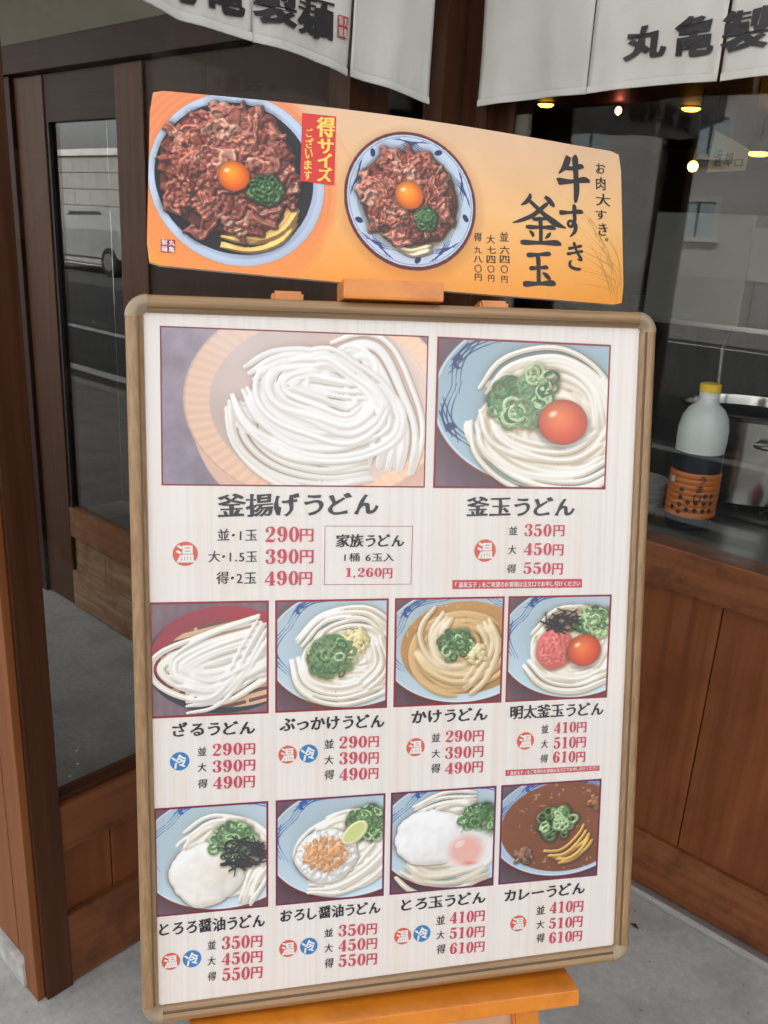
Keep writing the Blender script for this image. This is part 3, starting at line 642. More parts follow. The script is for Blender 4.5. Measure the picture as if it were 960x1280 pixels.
NOOD = (.975, .945, .895)
def pic_tub():
    s = Cv(440, 1.64, (.5, .42, .46), 3)
    s.c[:] = np.array([.50, .44, .50]) * (.75 + .45 * s.n(9, 1, 5)[..., None])
    e = s.ell(.96, .45, .83, .66); s.fill(s.soft(s.ell(1.0, .56, .82, .72), .01), np.array([.90, .70, .60]) * (.9 + .15 * s.n(6, 5)[..., None]))
    ang = np.arctan2((s.Y - .45) / .66, (s.X - .96) / .83)
    stv = np.sin(ang * 70 + s.n(4, 8) * 3) * .03
    s.fill(s.soft(e, .008), np.array([.96, .76, .62]) * (1.0 + stv - .12 * (e > .985) + .1 * (s.X - .8))[..., None])
    ei = s.ell(.985, .46, .70, .54)
    s.fill(s.soft(ei, .02), np.array([.72, .62, .57]) * (.86 + .18 * s.n(3, 4)[..., None] + .35 * (s.X / 1.64)[..., None]))
    s.fill(np.clip(1 - abs(s.ell(.98, .46, .68, .52) - 1) / .02, 0, 1) * .35 * (s.X > .8), (.98, .90, .82))
    r = .0185; c = (.975, .96, .94)
    s.swirl(1.0, .58, .46, .32, r, (.95, .92, .87), 20, 0, dome=.05)
    B = lambda pts, k, *a, **q: s.bundle([(1.0 + (x - .95) * .90, .52 + (y - .52) * .90) for x, y in pts], k, *a, **q)
    B([(.40, .42), (.42, .70), (.62, .90), (.95, .98), (1.3, .92)], 10, r, (.95, .93, .89), .05)
    B([(1.00, .16), (1.25, .10), (1.42, .40), (1.50, .65), (1.46, .95)], 8, r, c, .08)
    B([(1.02, .22), (1.10, .10), (1.22, .18), (1.20, .38), (1.36, .62), (1.33, .90)], 5, r, c, .10)
    B([(.36, .50), (.55, .62), (.85, .74), (1.15, .72), (1.36, .60), (1.30, .46), (1.05, .44), (.80, .40), (.66, .34), (.70, .26), (.90, .22), (1.10, .30)], 9, r, c, .15)
    B([(.42, .35), (.52, .52), (.74, .66), (1.0, .68), (1.22, .62)], 9, r, c, .14)
    B([(.70, .20), (.60, .32), (.66, .44), (.88, .52), (1.10, .58), (1.24, .46), (1.16, .36)], 8, r, c, .19)
    B([(.78, .16), (.95, .13), (1.10, .22), (1.28, .36), (1.42, .56)], 5, r, c, .18)
    B([(.44, .28), (.60, .18), (.86, .15), (1.06, .2)], 5, r, c, .16)
    s.shade(k=.17, amb=.90, aok=.42, warm=(1.0, .86, .72), zb=2)
    st = np.clip(1.1 - s.ell(.45, .12, .5, .55), 0, 1) * s.n(3, 21, 3); s.fill(st * .55, (.92, .90, .92))
    s.fog(.18); s.border(.009); return s
def pic_kamatama():
    s = Cv(340, 1.15, (.4, .3, .3), 5); s.table((.40, .27, .33))
    s.bowl(.78, .40, .80, .60, (.60, .72, .78), marks=(140, 262), well=.78, wcx=.04, wcy=.04, seed=3, blue=(.08, .15, .34))
    s.swirl(.75, .55, .52, .37, .020, (.95, .91, .84), 66, 0, dome=.10)
    s.bundle([(.36, .38), (.50, .20), (.80, .14), (1.06, .30), (1.14, .62)], 6, .0185, NOOD, .12)
    s.bundle([(.30, .55), (.36, .74), (.60, .90), (.95, .93), (1.2, .8)], 6, .0185, NOOD, .10)
    s.bundle([(.36, .46), (.42, .64), (.62, .74), (.9, .76), (1.1, .64)], 4, .0185, NOOD, .16)
    s.scallion(.56, .42, .19, 60, .050, .30); s.scallion(.68, .30, .13, 16, .045, .32, pale=.8)
    s.shade(k=.22, amb=.87, aok=.6); s.yolk(.84, .54, .165, .155, (.93, .26, .10)); s.fog(.17, (.95, .94, .93)); s.border(.014, (.55, .12, .16)); return s
def pic_zaru():
    s = Cv(260, 1.0, (.5, .4, .4), 7); s.table((.42, .33, .36))
    s.fill(s.soft(s.ell(.62, .52, .66, .46, .0), .012), (.11, .15, .18)); s.fill(s.soft(s.ell(.64, .47, .63, .43), .012), (.62, .11, .17))
    s.fill(np.clip(1.2 - s.ell(.3, .2, .5, .12, -.3), 0, 1) * .35, (.35, .12, .2))
    m = s.soft(s.ell(.70, .55, .62, .38), .01); s.fill(m, (.86, .68, .52))
    u = s.Y * .95 + s.X * .22; gap = (np.sin(u * 88) > .25) & (np.abs(np.sin(s.X * 9 - s.Y * 1.2)) > .12); s.fill(m * gap * .9, (.30, .17, .16))
    for k in range(7): s.bundle([(.10 + .01 * k, .52 + .03 * k), (.30, .45 + .035 * k), (.62, .37 + .05 * k), (1.05, .24 + .06 * k)], 3, .019, (.95, .925, .89), .03 + .012 * k)
    s.bundle([(.95, .24), (.5, .36), (.14, .50), (.10, .62), (.28, .74), (.58, .80), (.85, .66), (1.05, .52)], 7, .019, NOOD, .09)
    s.bundle([(.95, .28), (.5, .41), (.26, .54), (.32, .62), (.60, .62), (1.02, .42)], 7, .019, (.96, .94, .91), .15)
    s.bundle([(.30, .86), (.52, .84), (.72, .66), (.86, .42), (.98, .22)], 6, .019, (.96, .94, .91), .17)
    s.bundle([(.25, .66), (.5, .74), (.78, .64), (1.02, .5)], 4, .019, (.96, .94, .91), .18)
    s.shade(k=.2, amb=.88, aok=.55, warm=(1, .9, .8)); s.fog(.15); s.border(.018, (.58, .12, .2)); return s
def base_bowl(seed, marks=(150, 265), broth=None, nc=NOOD, cx=.66, cy=.44, tab=(.42, .27, .34), wall=(.72, .81, .86), n=56, r=.018, rx=.74, ry=.54, blue=(.10, .24, .50)):
    s = Cv(260, 1.0, (.5, .4, .4), seed); s.table(tab); s.bowl(cx, cy, rx, ry, wall, marks=marks, broth=broth, well=.80, wcx=.03, wcy=.03, seed=seed, blue=blue)
    s.swirl(cx + .02, cy + .07, rx * .64, ry * .66, r, nc, n, 0, dome=.09)
    return s
def pic_bukkake():
    s = base_bowl(11, n=36)
    s.bundle([(.18, .52), (.28, .76), (.58, .86), (.98, .78)], 5, .0185, NOOD, .12); s.bundle([(.22, .4), (.44, .18), (.78, .14), (1.0, .3)], 5, .0185, NOOD, .12)
    s.bundle([(.74, .8), (.94, .6), (.88, .34)], 4, .0185, NOOD, .15)
    s.scallion(.50, .52, .19, 70, .045, .32, pale=.1); s.grated(.70, .37, .13, .11, (.92, .87, .60), 110)
    s.shade(k=.22, amb=.87, aok=.55); s.fog(.17, (.95, .94, .93)); s.border(.018, (.58, .12, .2)); return s
def pic_kake():
    s = base_bowl(13, marks=(150, 330), broth=(.70, .50, .27), nc=(.86, .70, .47), n=30, cx=.62, wall=(.70, .78, .82))
    s.bundle([(.22, .46), (.36, .62), (.62, .68), (.92, .52)], 5, .026, (.90, .78, .58), .12); s.bundle([(.45, .15), (.34, .34), (.44, .56), (.7, .6)], 4, .026, (.93, .85, .72), .14)
    s.bundle([(.80, .24), (.88, .45), (.78, .72), (.66, .86)], 4, .026, (.92, .82, .66), .14)
    s.scallion(.56, .44, .15, 46, .042, .3); s.grated(.74, .52, .095, .085, (.93, .88, .66), 80)
    s.shade(k=.22, amb=.87, aok=.55); s.fog(.10, (.95, .94, .93)); s.border(.018, (.58, .12, .2)); return s
def pic_mentai():
    s = base_bowl(17, marks=(165, 262)); s.bundle([(.2, .62), (.4, .80), (.7, .86), (1.0, .78)], 5, .0185, NOOD, .12); s.bundle([(.26, .4), (.46, .2), (.7, .16)], 4, .0185, NOOD, .12)
    s.scallion(.84, .26, .16, 50, .045, .3, pale=.6); s.blob(.46, .51, .18, .19, (.88, .40, .38), .28, .05, 26, 5, .12); s.grated(.46, .50, .15, .16, (.90, .42, .40), 160, .40, .010, .09)
    s.nori(.52, .25, .22, 34, .45)
    s.shade(k=.22, amb=.87, aok=.55); s.yolk(.75, .53, .165, .155, (.93, .27, .10)); s.fog(.10, (.95, .94, .93)); s.border(.018, (.55, .12, .2)); return s
def pic_tororo():
    s = base_bowl(19, marks=(165, 300), cx=.60, blue=(.12, .30, .62)); s.bundle([(.8, .95), (.9, .7), (1.02, .5)], 5, .0185, NOOD, .12); s.bundle([(.3, .3), (.5, .18), (.8, .2)], 5, .0185, NOOD, .12)
    s.blob(.44, .64, .32, .31, (.95, .93, .90), .28, .012, 8, 5, .16)
    s.fill(np.clip(1 - s.ell(.50, .62, .25, .2), 0, 1) * .35 * s.n(8, 14), (.86, .70, .50)); s.scallion(.68, .34, .19, 60, .042, .42, pale=.4); s.nori(.78, .48, .25, 60, .55, ry=.9)
    s.shade(k=.22, amb=.88, aok=.5, warm=(1, .9, .8)); s.fog(.17, (.95, .94, .93)); s.border(.018, (.50, .14, .26)); return s
def pic_oroshi():
    s = base_bowl(23, marks=(165, 262), blue=(.12, .30, .62)); s.bundle([(.3, .84), (.55, .86), (.8, .74), (1.02, .52)], 6, .0185, NOOD, .12)
    s.blob(.46, .56, .28, .25, (.93, .93, .92), .25, .03, 20, 5, .14); s.grated(.46, .55, .27, .24, (.93, .93, .92), 260, .34, .013, .03); s.grated(.45, .54, .20, .17, (.86, .62, .42), 260, .40, .011, .12); s.fill(np.clip(1 - s.ell(.47, .55, .24, .2), 0, 1) * .5, (.85, .58, .34))
    s.scallion(.84, .28, .17, 60, .042, .34, pale=.3)
    s.fill(s.soft(s.ell(.72, .36, .145, .085, -.75), .06), (.90, .90, .70)); s.fill(s.soft(s.ell(.715, .355, .12, .062, -.75), .06), (.80, .82, .52)); s.z[s.ell(.72, .36, .145, .085, -.75) < 1] = .5
    s.shade(k=.22, amb=.88, aok=.5, warm=(1, .9, .8)); s.fog(.10, (.95, .94, .93)); s.border(.018, (.45, .14, .30)); return s
def pic_torotama():
    s = base_bowl(29, marks=(165, 300), blue=(.12, .28, .62), cx=.62); s.bundle([(.16, .72), (.34, .86), (.62, .88), (.92, .80)], 6, .027, (.88, .84, .76), .12); s.bundle([(.24, .22), (.5, .12), (.8, .12)], 5, .0185, NOOD, .12)
    s.blob(.40, .46, .35, .28, (.94, .935, .935), .26, .008, 6, 5, .14); s.scallion(.84, .34, .18, 60, .042, .40, pale=.3)
    s.shade(k=.22, amb=.88, aok=.5, warm=(1, .9, .8)); s.fill(np.clip(1.25 - s.ell(.76, .62, .25, .19), 0, .35) / .35 * .92, (.95, .94, .94)); s.fill(np.clip(1.15 - s.ell(.72, .62, .18, .16), 0, .5) / .5 * .75, (.94, .62, .56)); s.fill(np.clip(1.2 - s.ell(.66, .55, .05, .03, -.5), 0, .4) / .4 * .6, (1, .93, .9)); s.fill(np.clip(1 - s.ell(.76, .75, .1, .03), 0, 1) * .8, (.92, .40, .24))
    s.fog(.10, (.95, .94, .93)); s.border(.018, (.42, .14, .32)); return s
def pic_curry():
    s = Cv(260, 1.0, (.5, .4, .4), 31); s.table((.42, .33, .38)); s.bowl(.62, .44, .72, .52, (.66, .76, .86), marks=(165, 300), broth=(.47, .25, .15), well=.88, wcx=.02, wcy=.02, seed=2, blue=(.12, .28, .62))
    for k in range(5): s.bundle([(.42 + .04 * k, .70 + .03 * k), (.62 + .03 * k, .69 + .03 * k), (.80 + .02 * k, .55 + .04 * k), (.86 + .02 * k, .44 + .04 * k)], 1, .018, (.90, .70, .34), .03)
    s.grated(.24, .72, .07, .08, (.62, .45, .34), 20, .02, .018, .1); s.grated(.93, .22, .04, .09, (.66, .42, .26), 16, .02, .018, .1)
    s.scallion(.56, .42, .18, 46, .048, .1, pale=.9)
    s.shade(k=.5, amb=.66, aok=1.3, warm=None); s.fog(.10, (.95, .94, .93)); s.border(.018, (.45, .14, .30)); return s

def meat(s, cx, cy, rx, ry, n=150, seed=0, tint=1.):
    """heap of simmered beef: broad thin slices, folded and rippled, darker in the gaps"""
    rs = np.random.RandomState(seed)
    w = vnoise(s.H, s.W, 9, seed + 3, 4); ed = (s.n(5, seed + 50, 4) - .5) * .25
    e = s.ell(cx, cy, rx, ry) + ed
    s.fill(e < .93, (np.array([.34, .17, .13]) * (.7 + .7 * w[..., None])) * tint, .1 + .03 * w, .5)
    for i in range(n):
        a = rs.uniform(0, 6.28); d = math.sqrt(rs.rand()) * .86 * (1 if i < n * .7 else .8); x = cx + d * rx * math.cos(a); y = cy + d * ry * math.sin(a)
        t = rs.uniform(0, 6.28); L = rs.uniform(.08, .20) * (rx / .385); k = rs.uniform(-1.3, 1.3); fr = rs.uniform(9, 17); am = rs.uniform(.003, .010)
        q = np.linspace(0, 1, 9); tt = t + k * (q - .5) * 2
        P = np.stack([x - L / 2 * math.cos(t) + np.cumsum(np.cos(tt)) * L / 9 + am * np.sin(q * fr) * np.sin(tt), y - L / 2 * math.sin(t) + np.cumsum(np.sin(tt)) * L / 9 - am * np.sin(q * fr) * np.cos(tt)], 1)
        g = rs.rand() ** 1.2; col = (np.array([.42, .19, .15]) * (1 - g) + np.array([.72, .46, .39]) * g) * tint
        if rs.rand() < .10: col = np.array([.70, .52, .44]) * tint
        z0 = .14 + .07 * (1 - d) + .05 * i / n + rs.uniform(0, .02); wd = rs.uniform(.010, .034) * (rx / .385)
        N = np.stack([-np.sin(tt), np.cos(tt)], 1); cu = rs.uniform(-.035, .035); rp = rs.uniform(.004, .011); ph = rs.uniform(0, 6)
        for o in np.linspace(-1, 1, 7):
            ww = wd * (1 + .25 * np.sin(q * fr * .8 + ph + o))[:, None]
            s.tube(P + N * ww * o, wd * .30, np.clip(col * (1 + .16 * (abs(o) > .9) + .08 * math.sin(3 * o + ph)), 0, 1), z0 + cu * abs(o) ** 1.5 + .012 * o * math.sin(ph), zf=lambda u, o=o: rp * math.sin(u * fr * 1.7 + ph + o * 1.3), gl=.6, step=.6)

def pic_banner(W, H_):
    asp = W / H_; s = Cv(440, asp, (.95, .8, .6), 41); k = 1 / H_
    t = s.Y[..., None]; n = s.n(3, 2)[..., None]
    top = np.array([.84, .70, .57]); mid = np.array([.91, .71, .47]); bot = np.array([.90, .58, .20])
    s.c = np.where(t < .5, top * (1 - t * 2) + mid * t * 2, mid * (2 - 2 * t) + bot * (2 * t - 1)) * (.97 + .06 * n)
    # orange brush swirl round the big bowl
    e = s.ell(.085 * k, .095 * k, 1.0, 1.0); ang = np.arctan2(s.Y - .095 * k, s.X - .085 * k)
    br = s.n(2, 6, 5); ring = np.clip((.60 + .03 * np.sin(ang * 2) - np.abs(e - .06) + (br - .5) * .12) * 14, 0, 1)
    rad = s.ell(.094 * k, .094 * k, 1, 1); st = (np.sin(rad * 190 + br * 12) * .5 + .5)
    s.fill(ring * (.72 + .28 * st) * (s.X < 1.25), (.90, .50, .30)); s.fill(np.clip(s.Y * 1.8 - 1.0, 0, 1) * ring * .6, (.93, .60, .26))
    for q in range(5): s.brush([(1.0 + .02 * q, .06 + .04 * q), (1.17, .38), (1.12 - .02 * q, .74), (.86, .99)], .003, (.92, .60, .42), .5)
    # grass line drawing
    rs = np.random.RandomState(4)
    for q in range(16):
        x0 = (.575 - rs.uniform(0, .02)) * k; x1 = x0 - rs.uniform(.02, .075) * k; y1 = rs.uniform(.35, .9)
        s.brush([(x0, 1.0 - rs.uniform(0, .12)), (x0 - .02 * k * rs.rand(), (1 + y1) / 2 - .05), (x1, y1)], .0035, (.62, .47, .22), .38)
    for q in range(60):
        a = rs.rand(); x0 = (.528 + .03 * a + rs.uniform(-.004, .004)) * k; y0 = .45 + .3 * a
        s.brush([(x0, y0), (x0 + .012, y0 + .03)], .004, (.66, .50, .28), .35)
    s.shade(k=0, amb=1, warm=None, aok=0)
    def dish(sub, cx, cy, R, mask):  # paste a round sub-picture
        n_ = int(R * 2 * k * s.H); x0 = int((cx - R) * k * s.H); y0 = int((cy - R) * k * s.H)
        yy = (np.arange(n_) + .5) / n_ * sub.H; xx = yy
        im = sub.c[yy.astype(int).clip(0, sub.H - 1)][:, xx.astype(int).clip(0, sub.W - 1)]; mk = mask[yy.astype(int).clip(0, sub.H - 1)][:, xx.astype(int).clip(0, sub.W - 1)]
        ys = slice(max(0, y0), min(s.H, y0 + n_)); xs = slice(max(0, x0), min(s.W, x0 + n_))
        im = im[ys.start - y0:ys.stop - y0, xs.start - x0:xs.stop - x0]; mk = mk[ys.start - y0:ys.stop - y0, xs.start - x0:xs.stop - x0][..., None]
        s.c[ys, xs] = s.c[ys, xs] * (1 - mk) + im * mk
    # big bowl
    b = Cv(480, 1.0, (.7, .5, .4), 51); e = b.ell(.5, .5, .485, .485)
    b.fill(b.soft(e, .012), np.array([.78, .84, .93]) * (1.02 - .12 * np.clip(np.abs(e - .93) * 8, 0, 1) - .10 * (b.Y + b.X - 1))[..., None])
    b.fill(np.clip(1 - abs(e - .905) / .03, 0, 1) * .25, (.45, .55, .75))
    ei = b.ell(.485, .495, .435, .425); b.fill(b.soft(ei, .012), (.09, .09, .13)); dots = (np.sin(b.X * 330) * np.sin(b.Y * 330) > .4) & (ei < .97); b.fill(dots * .5, (.20, .20, .25))
    for q in range(10): b.bundle([(.40, .74 + .016 * q), (.58, .78 + .014 * q), (.74, .70 + .016 * q), (.84, .54 + .018 * q)], 1, .013, (.93, .74, .42), .02 + .004 * q)
    meat(b, .455, .46, .415, .385, 270, 5)
    b.scallion(.655, .545, .085, 44, .028, .42, pale=.0)
    b.shade(k=.62, amb=.52, aok=1.3, warm=(1, .95, .93), spec=.4); b.yolk(.475, .485, .088, .085, (.96, .42, .06))
    dish(b, .0965, .0920, .1005, np.clip((1 - b.ell(.5, .5, .487, .487)) * 60 + .5, 0, 1))
    # smaller patterned bowl
    b = Cv(400, 1.0, (.7, .5, .4), 61); e = b.ell(.5, .5, .485, .485); b.fill(b.soft(e, .012), (.36, .10, .09)); b.fill(b.soft(b.ell(.5, .497, .465, .462), .012), (.76, .82, .90))
    b.fill(np.clip(1 - abs(b.ell(.5, .497, .45, .448) - 1) / .012, 0, 1) * .7, (.35, .45, .62))
    for j in range(10):
        a = j * .628; f = 1 if j % 2 else -1
        for q in range(3): b.brush([(.5 + math.cos(a + f * (.0 + .05 * q)) * .44, .497 + math.sin(a + f * .05 * q) * .44), (.5 + math.cos(a + f * .35) * (.41 - .012 * q), .497 + math.sin(a + f * .35) * (.41 - .012 * q)), (.5 + math.cos(a + f * .72) * (.37 - .01 * q), .497 + math.sin(a + f * .72) * (.37 - .01 * q))], .0035, (.12, .20, .42), .9)
        if j % 2 == 0: b.fill(np.clip(1.15 - b.ell(.5 + math.cos(a + .2) * .415, .497 + math.sin(a + .2) * .415, .028, .018, a + .9), 0, .2) / .2, (.10, .16, .36))
    ei = b.ell(.49, .50, .385, .37); b.fill(b.soft(ei, .02), np.array([.66, .70, .72]) * (.9 + .1 * b.Y[..., None])); b.fill(b.soft(b.ell(.50, .53, .33, .32), .05), (.60, .50, .36))
    for q in range(4): b.bundle([(.38, .80 + .014 * q), (.5, .845 + .012 * q), (.66, .80 + .012 * q)], 1, .014, (.93, .86, .72), .02)
    meat(b, .49, .475, .365, .355, 200, 9, 1.04); b.scallion(.615, .62, .075, 40, .028, .42, pale=.1)
    b.shade(k=.6, amb=.55, aok=1.2, warm=(1, .95, .93), spec=.4); b.yolk(.485, .46, .105, .10, (.96, .45, .07))
    sh = np.clip(1.12 - s.ell(.2985 * k, .1010 * k, .083 * k, .083 * k), 0, .25) / .25; s.fill(sh * .3, (.45, .25, .10))
    dish(b, .2975, .0972, .0825, np.clip((1 - b.ell(.5, .5, .487, .487)) * 60 + .5, 0, 1))
    return s
PICS = [pic_tub, pic_kamatama, pic_zaru, pic_bukkake, pic_kake, pic_mentai, pic_tororo, pic_oroshi, pic_torotama, pic_curry]
# ================================================================== THE SETTING
mk('ground', [W(-900, -900, -.012), W(900, -900, -.012), W(900, 900, -.012), W(-900, 900, -.012)][::-1], [(0, 1, 2, 3)], 'pavement', kind='structure')
mk('entrance_floor', [W(-12, -.02, 0), W(4, -.02, 0), W(4, 1.9, 0), W(-12, 1.9, 0)][::-1], [(0, 1, 2, 3)], 'concrete', kind='structure')
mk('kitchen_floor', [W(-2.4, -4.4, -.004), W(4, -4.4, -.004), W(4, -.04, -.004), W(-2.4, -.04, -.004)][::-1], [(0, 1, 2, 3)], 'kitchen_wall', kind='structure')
box('sidewalk', -60, 40, 1.9, 2.42, -.2, -.002, 'pavement', bev=0, kind='structure')
box('kerb', -60, 40, 2.42, 2.56, -.2, .004, 'stone_base', bev=.01, kind='structure')
mk('road', [W(-120, 2.56, -.006), W(90, 2.56, -.006), W(90, 11.5, -.006), W(-120, 11.5, -.006)][::-1], [(0, 1, 2, 3)], 'asphalt', kind='structure')
for b0, b1, a0, a1 in ((2.75, 2.90, -60, 40), (4.25, 4.40, -60, 40), (10.9, 11.05, -60, 40)):
    mk('road_line', [W(a0, b0, -.002), W(a1, b0, -.002), W(a1, b1, -.002), W(a0, b1, -.002)][::-1], [(0, 1, 2, 3)], 'road_paint', kind='structure')
box('soffit', -5, 4, -.03, .42, 2.50, 2.60, 'soffit_paint', bev=0, kind='structure')
mk_up = thing('unseen_upper_storey', 'unseen plain plastered upper storey of the shop, added above the timber walls to shade the entrance', 'building', W(0, -3, 2.62)); box('upper_wall', -.02, 9, -8, -.05, 2.62, 8, 'plaster', mk_up, 0); box('upper_wall', -12, -.021, -8, 1.10, 2.62, 8, 'plaster', mk_up, 0)  # unseen mass added so the sun behind the shop leaves the entrance shaded
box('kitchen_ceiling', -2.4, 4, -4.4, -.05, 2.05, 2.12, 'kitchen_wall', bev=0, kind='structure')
box('vestibule_ceiling', -5, -.02, .24, 1.08, 2.36, 2.44, 'soffit_paint', bev=0, kind='structure')

def plank_row(parent, axis, fixed, lo, hi, z0, z1, joints, mat, th=.012, gap=.0014):
    """upright boards side by side along a wall, each its own piece; the joints are real gaps"""
    ks = [lo] + joints + [hi]
    for k in range(len(ks) - 1):
        p, q = ks[k] + gap, ks[k + 1] - gap
        if axis == 'a': box('plank', p, q, fixed - th, fixed, z0, z1, mat, parent, .0015)
        else: box('plank', fixed - th, fixed, p, q, z0, z1, mat, parent, .0015)

# ---- right-hand shop wall (plane b = 0)
noisy('sill_dark', (.03, .03, .03), (.05, .05, .048), (5, 5, 5), rough=.3, bump=0)
t = thing('glazed_shop_wall', 'reddish brown timber shop wall with upright planks below a kitchen window, right of the menu board', 'shop wall', W(.8, 0, 0))
box('corner_post', -.075, .070, -.075, .060, 0, 2.5, 'brown_wood_v', t)
box('post', 1.90, 2.02, -.07, .03, 0, 2.5, 'brown_wood_v', t); box('stile', .0705, .112, -.055, .016, .842, 2.2, 'brown_wood_v', t)
box('rail', .0705, 1.9, -.055, .016, .748, .842, 'red_wood_x', t, .004)
plank_row(t, 'a', 0, .0705, 1.9, .150, .7475, [.20, .465, .735, 1.005, 1.275, 1.545], 'red_wood_v')
box('backing_board', .0705, 1.9, -.05, -.014, .1, .747, 'brown_wood_v', t, 0)
box('bottom_rail', .0705, 1.9, -.055, .010, .012, .1495, 'red_wood_x', t, .005)
box('sill_track', .0705, 1.9, -.02, .040, .0005, .011, 'aluminium', t, .002); box('track_lip', .0705, 1.9, .030, .036, .011, .018, 'aluminium', t, .001)
box('header', .0705, 1.9, -.06, .02, 2.2, 2.5, 'brown_wood_x', t)
box('window_pane', .112, 1.9, .006, .012, .842, 2.2, 'window_glass', t, 0)
box('inner_sill', .0705, 1.9, -.30, -.056, .80, .838, 'sill_dark', t, .003)
# ---- left-hand shop wall (plane a = 0)
t = thing('glazed_side_wall', 'dark brown timber wall with a tall clear window pane, left of the menu board', 'shop wall', W(0, .8, 0))
box('door_jamb', -.085, .012, 1.083, 1.135, 0, 2.5, 'brown_wood_v', t)
box('stile', -.05, .008, .30, .41, .0005, 2.2, 'brown_wood_v', t); box('stile', -.05, .004, .0615, .13, .0005, 2.2, 'brown_wood_v', t)
box('window_pane', -.030, -.024, .41, 1.083, .42, 2.2, 'side_glass', t, 0); box('window_pane', -.036, -.030, .13, .30, .42, 2.2, 'side_glass', t, 0)
box('glazing_bead', -.024, -.002, .41, 1.083, .412, .424, 'brown_wood_y', t, .002)
for p, q in ((.41, 1.083), (.13, .30)):
    box('rail', -.05, .008, p, q, .312, .412, 'red_wood_y', t, .003); plank_row(t, 'b', -.006, p, q, .165, .3115, [.54, .67, .83, .978] if p > .4 else [.22], 'red_wood_v')
    box('bottom_rail', -.05, .008, p, q, .004, .1645, 'red_wood_y', t, .003)
box('header', -.06, .010, .0615, 1.083, 2.2, 2.5, 'brown_wood_y', t)
# ---- street front left of the recess (plane b = 1.135)
t = thing('street_front', 'orange brown timber street front on a stone base, at the far left edge', 'shop front', W(-1.5, 1.135, 0))
box('post', -.045, .002, 1.1355, 1.150, .0, 2.5, 'orange_brown_v', t, .002)
box('plinth', -1.9, -.0455, 1.10, 1.155, .0, .058, 'stone_base', t, .006)
plank_row(t, 'a', 1.143, -1.9, -.0455, .059, .86, [-.08 - .17 * k for k in range(10, -1, -1)], 'orange_brown_v')
box('rail', -1.9, -.0455, 1.09, 1.150, .861, .93, 'red_wood_x', t, .004); box('post', -1.99, -1.9005, 1.08, 1.15, 0, 2.5, 'brown_wood_v', t)
box('window_pane', -1.9, -.0855, 1.112, 1.118, .93, 2.3, 'window_glass', t, 0); box('header', -1.9, -.0855, 1.09, 1.15, 2.3, 2.5, 'brown_wood_x', t)
# ---- the inner door seen through the left pane (plane b = .22)
t = thing('inner_door', 'brown timber door with a tall glass panel and worn kick boards, behind the left window', 'door', W(-1.4, .2, 0))
box('stile', -1.77, -1.575, .18, .222, .006, 1.84, 'inner_wood_v', t, .004); box('stile', -1.145, -1.0, .18, .222, .006, 1.84, 'inner_wood_v', t, .004)
box('head_rail', -1.5745, -1.1455, .18, .218, 1.70, 1.84, 'shaded_wood_x', t); box('rail', -1.5745, -1.1455, .18, .222, .285, .40, 'inner_wood_x', t, .003)
plank_row(t, 'a', .208, -1.5745, -1.1455, .150, .2845, [-1.36], 'worn_wood_x'); box('kick_board', -1.5745, -1.1455, .18, .224, .006, .1495, 'worn_wood_x', t, .003)
box('glass_panel', -1.5745, -1.1455, .197, .203, .40, 1.70, 'door_glass', t, 0); box('bead', -1.5745, -1.560, .204, .216, .40, 1.70, 'ink_black', t, .001)
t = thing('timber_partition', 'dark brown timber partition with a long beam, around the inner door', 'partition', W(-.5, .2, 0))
box('panel', -.998, -.09, .19, .215, .004, 1.84, 'shaded_wood_v', t, .002); box('panel', -2.6, -1.772, .19, .21, .004, 1.84, 'shaded_wood_v', t, .002)
box('beam', -3.2, -.09, .16, .25, 1.845, 1.93, 'shaded_wood_x', t, .004); box('upper_wall', -3.2, -.09, .17, .215, 1.9305, 2.36, 'shaded_plaster', t, 0); box('post', -1.85, -1.775, .16, .235, 0, 1.844, 'shaded_wood_v', t)
box('end_wall', -2.66, -2.601, -.6, .21, 0, 2.36, 'brown_wood_v', t); box('back_panel', -2.6, -1.0, -.62, -.60, 0, 2.36, 'kitchen_wall', t, 0)

# ---- kitchen shell
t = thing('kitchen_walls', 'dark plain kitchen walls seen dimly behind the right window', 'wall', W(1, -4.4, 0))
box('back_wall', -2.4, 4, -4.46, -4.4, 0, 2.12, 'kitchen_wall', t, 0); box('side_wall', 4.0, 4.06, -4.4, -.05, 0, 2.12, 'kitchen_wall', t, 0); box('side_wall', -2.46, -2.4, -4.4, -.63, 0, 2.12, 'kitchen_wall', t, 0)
box('steel_splashback', -.4, 3.4, -1.22, -1.2, .86, 1.26, 'dull_steel', t, 0)

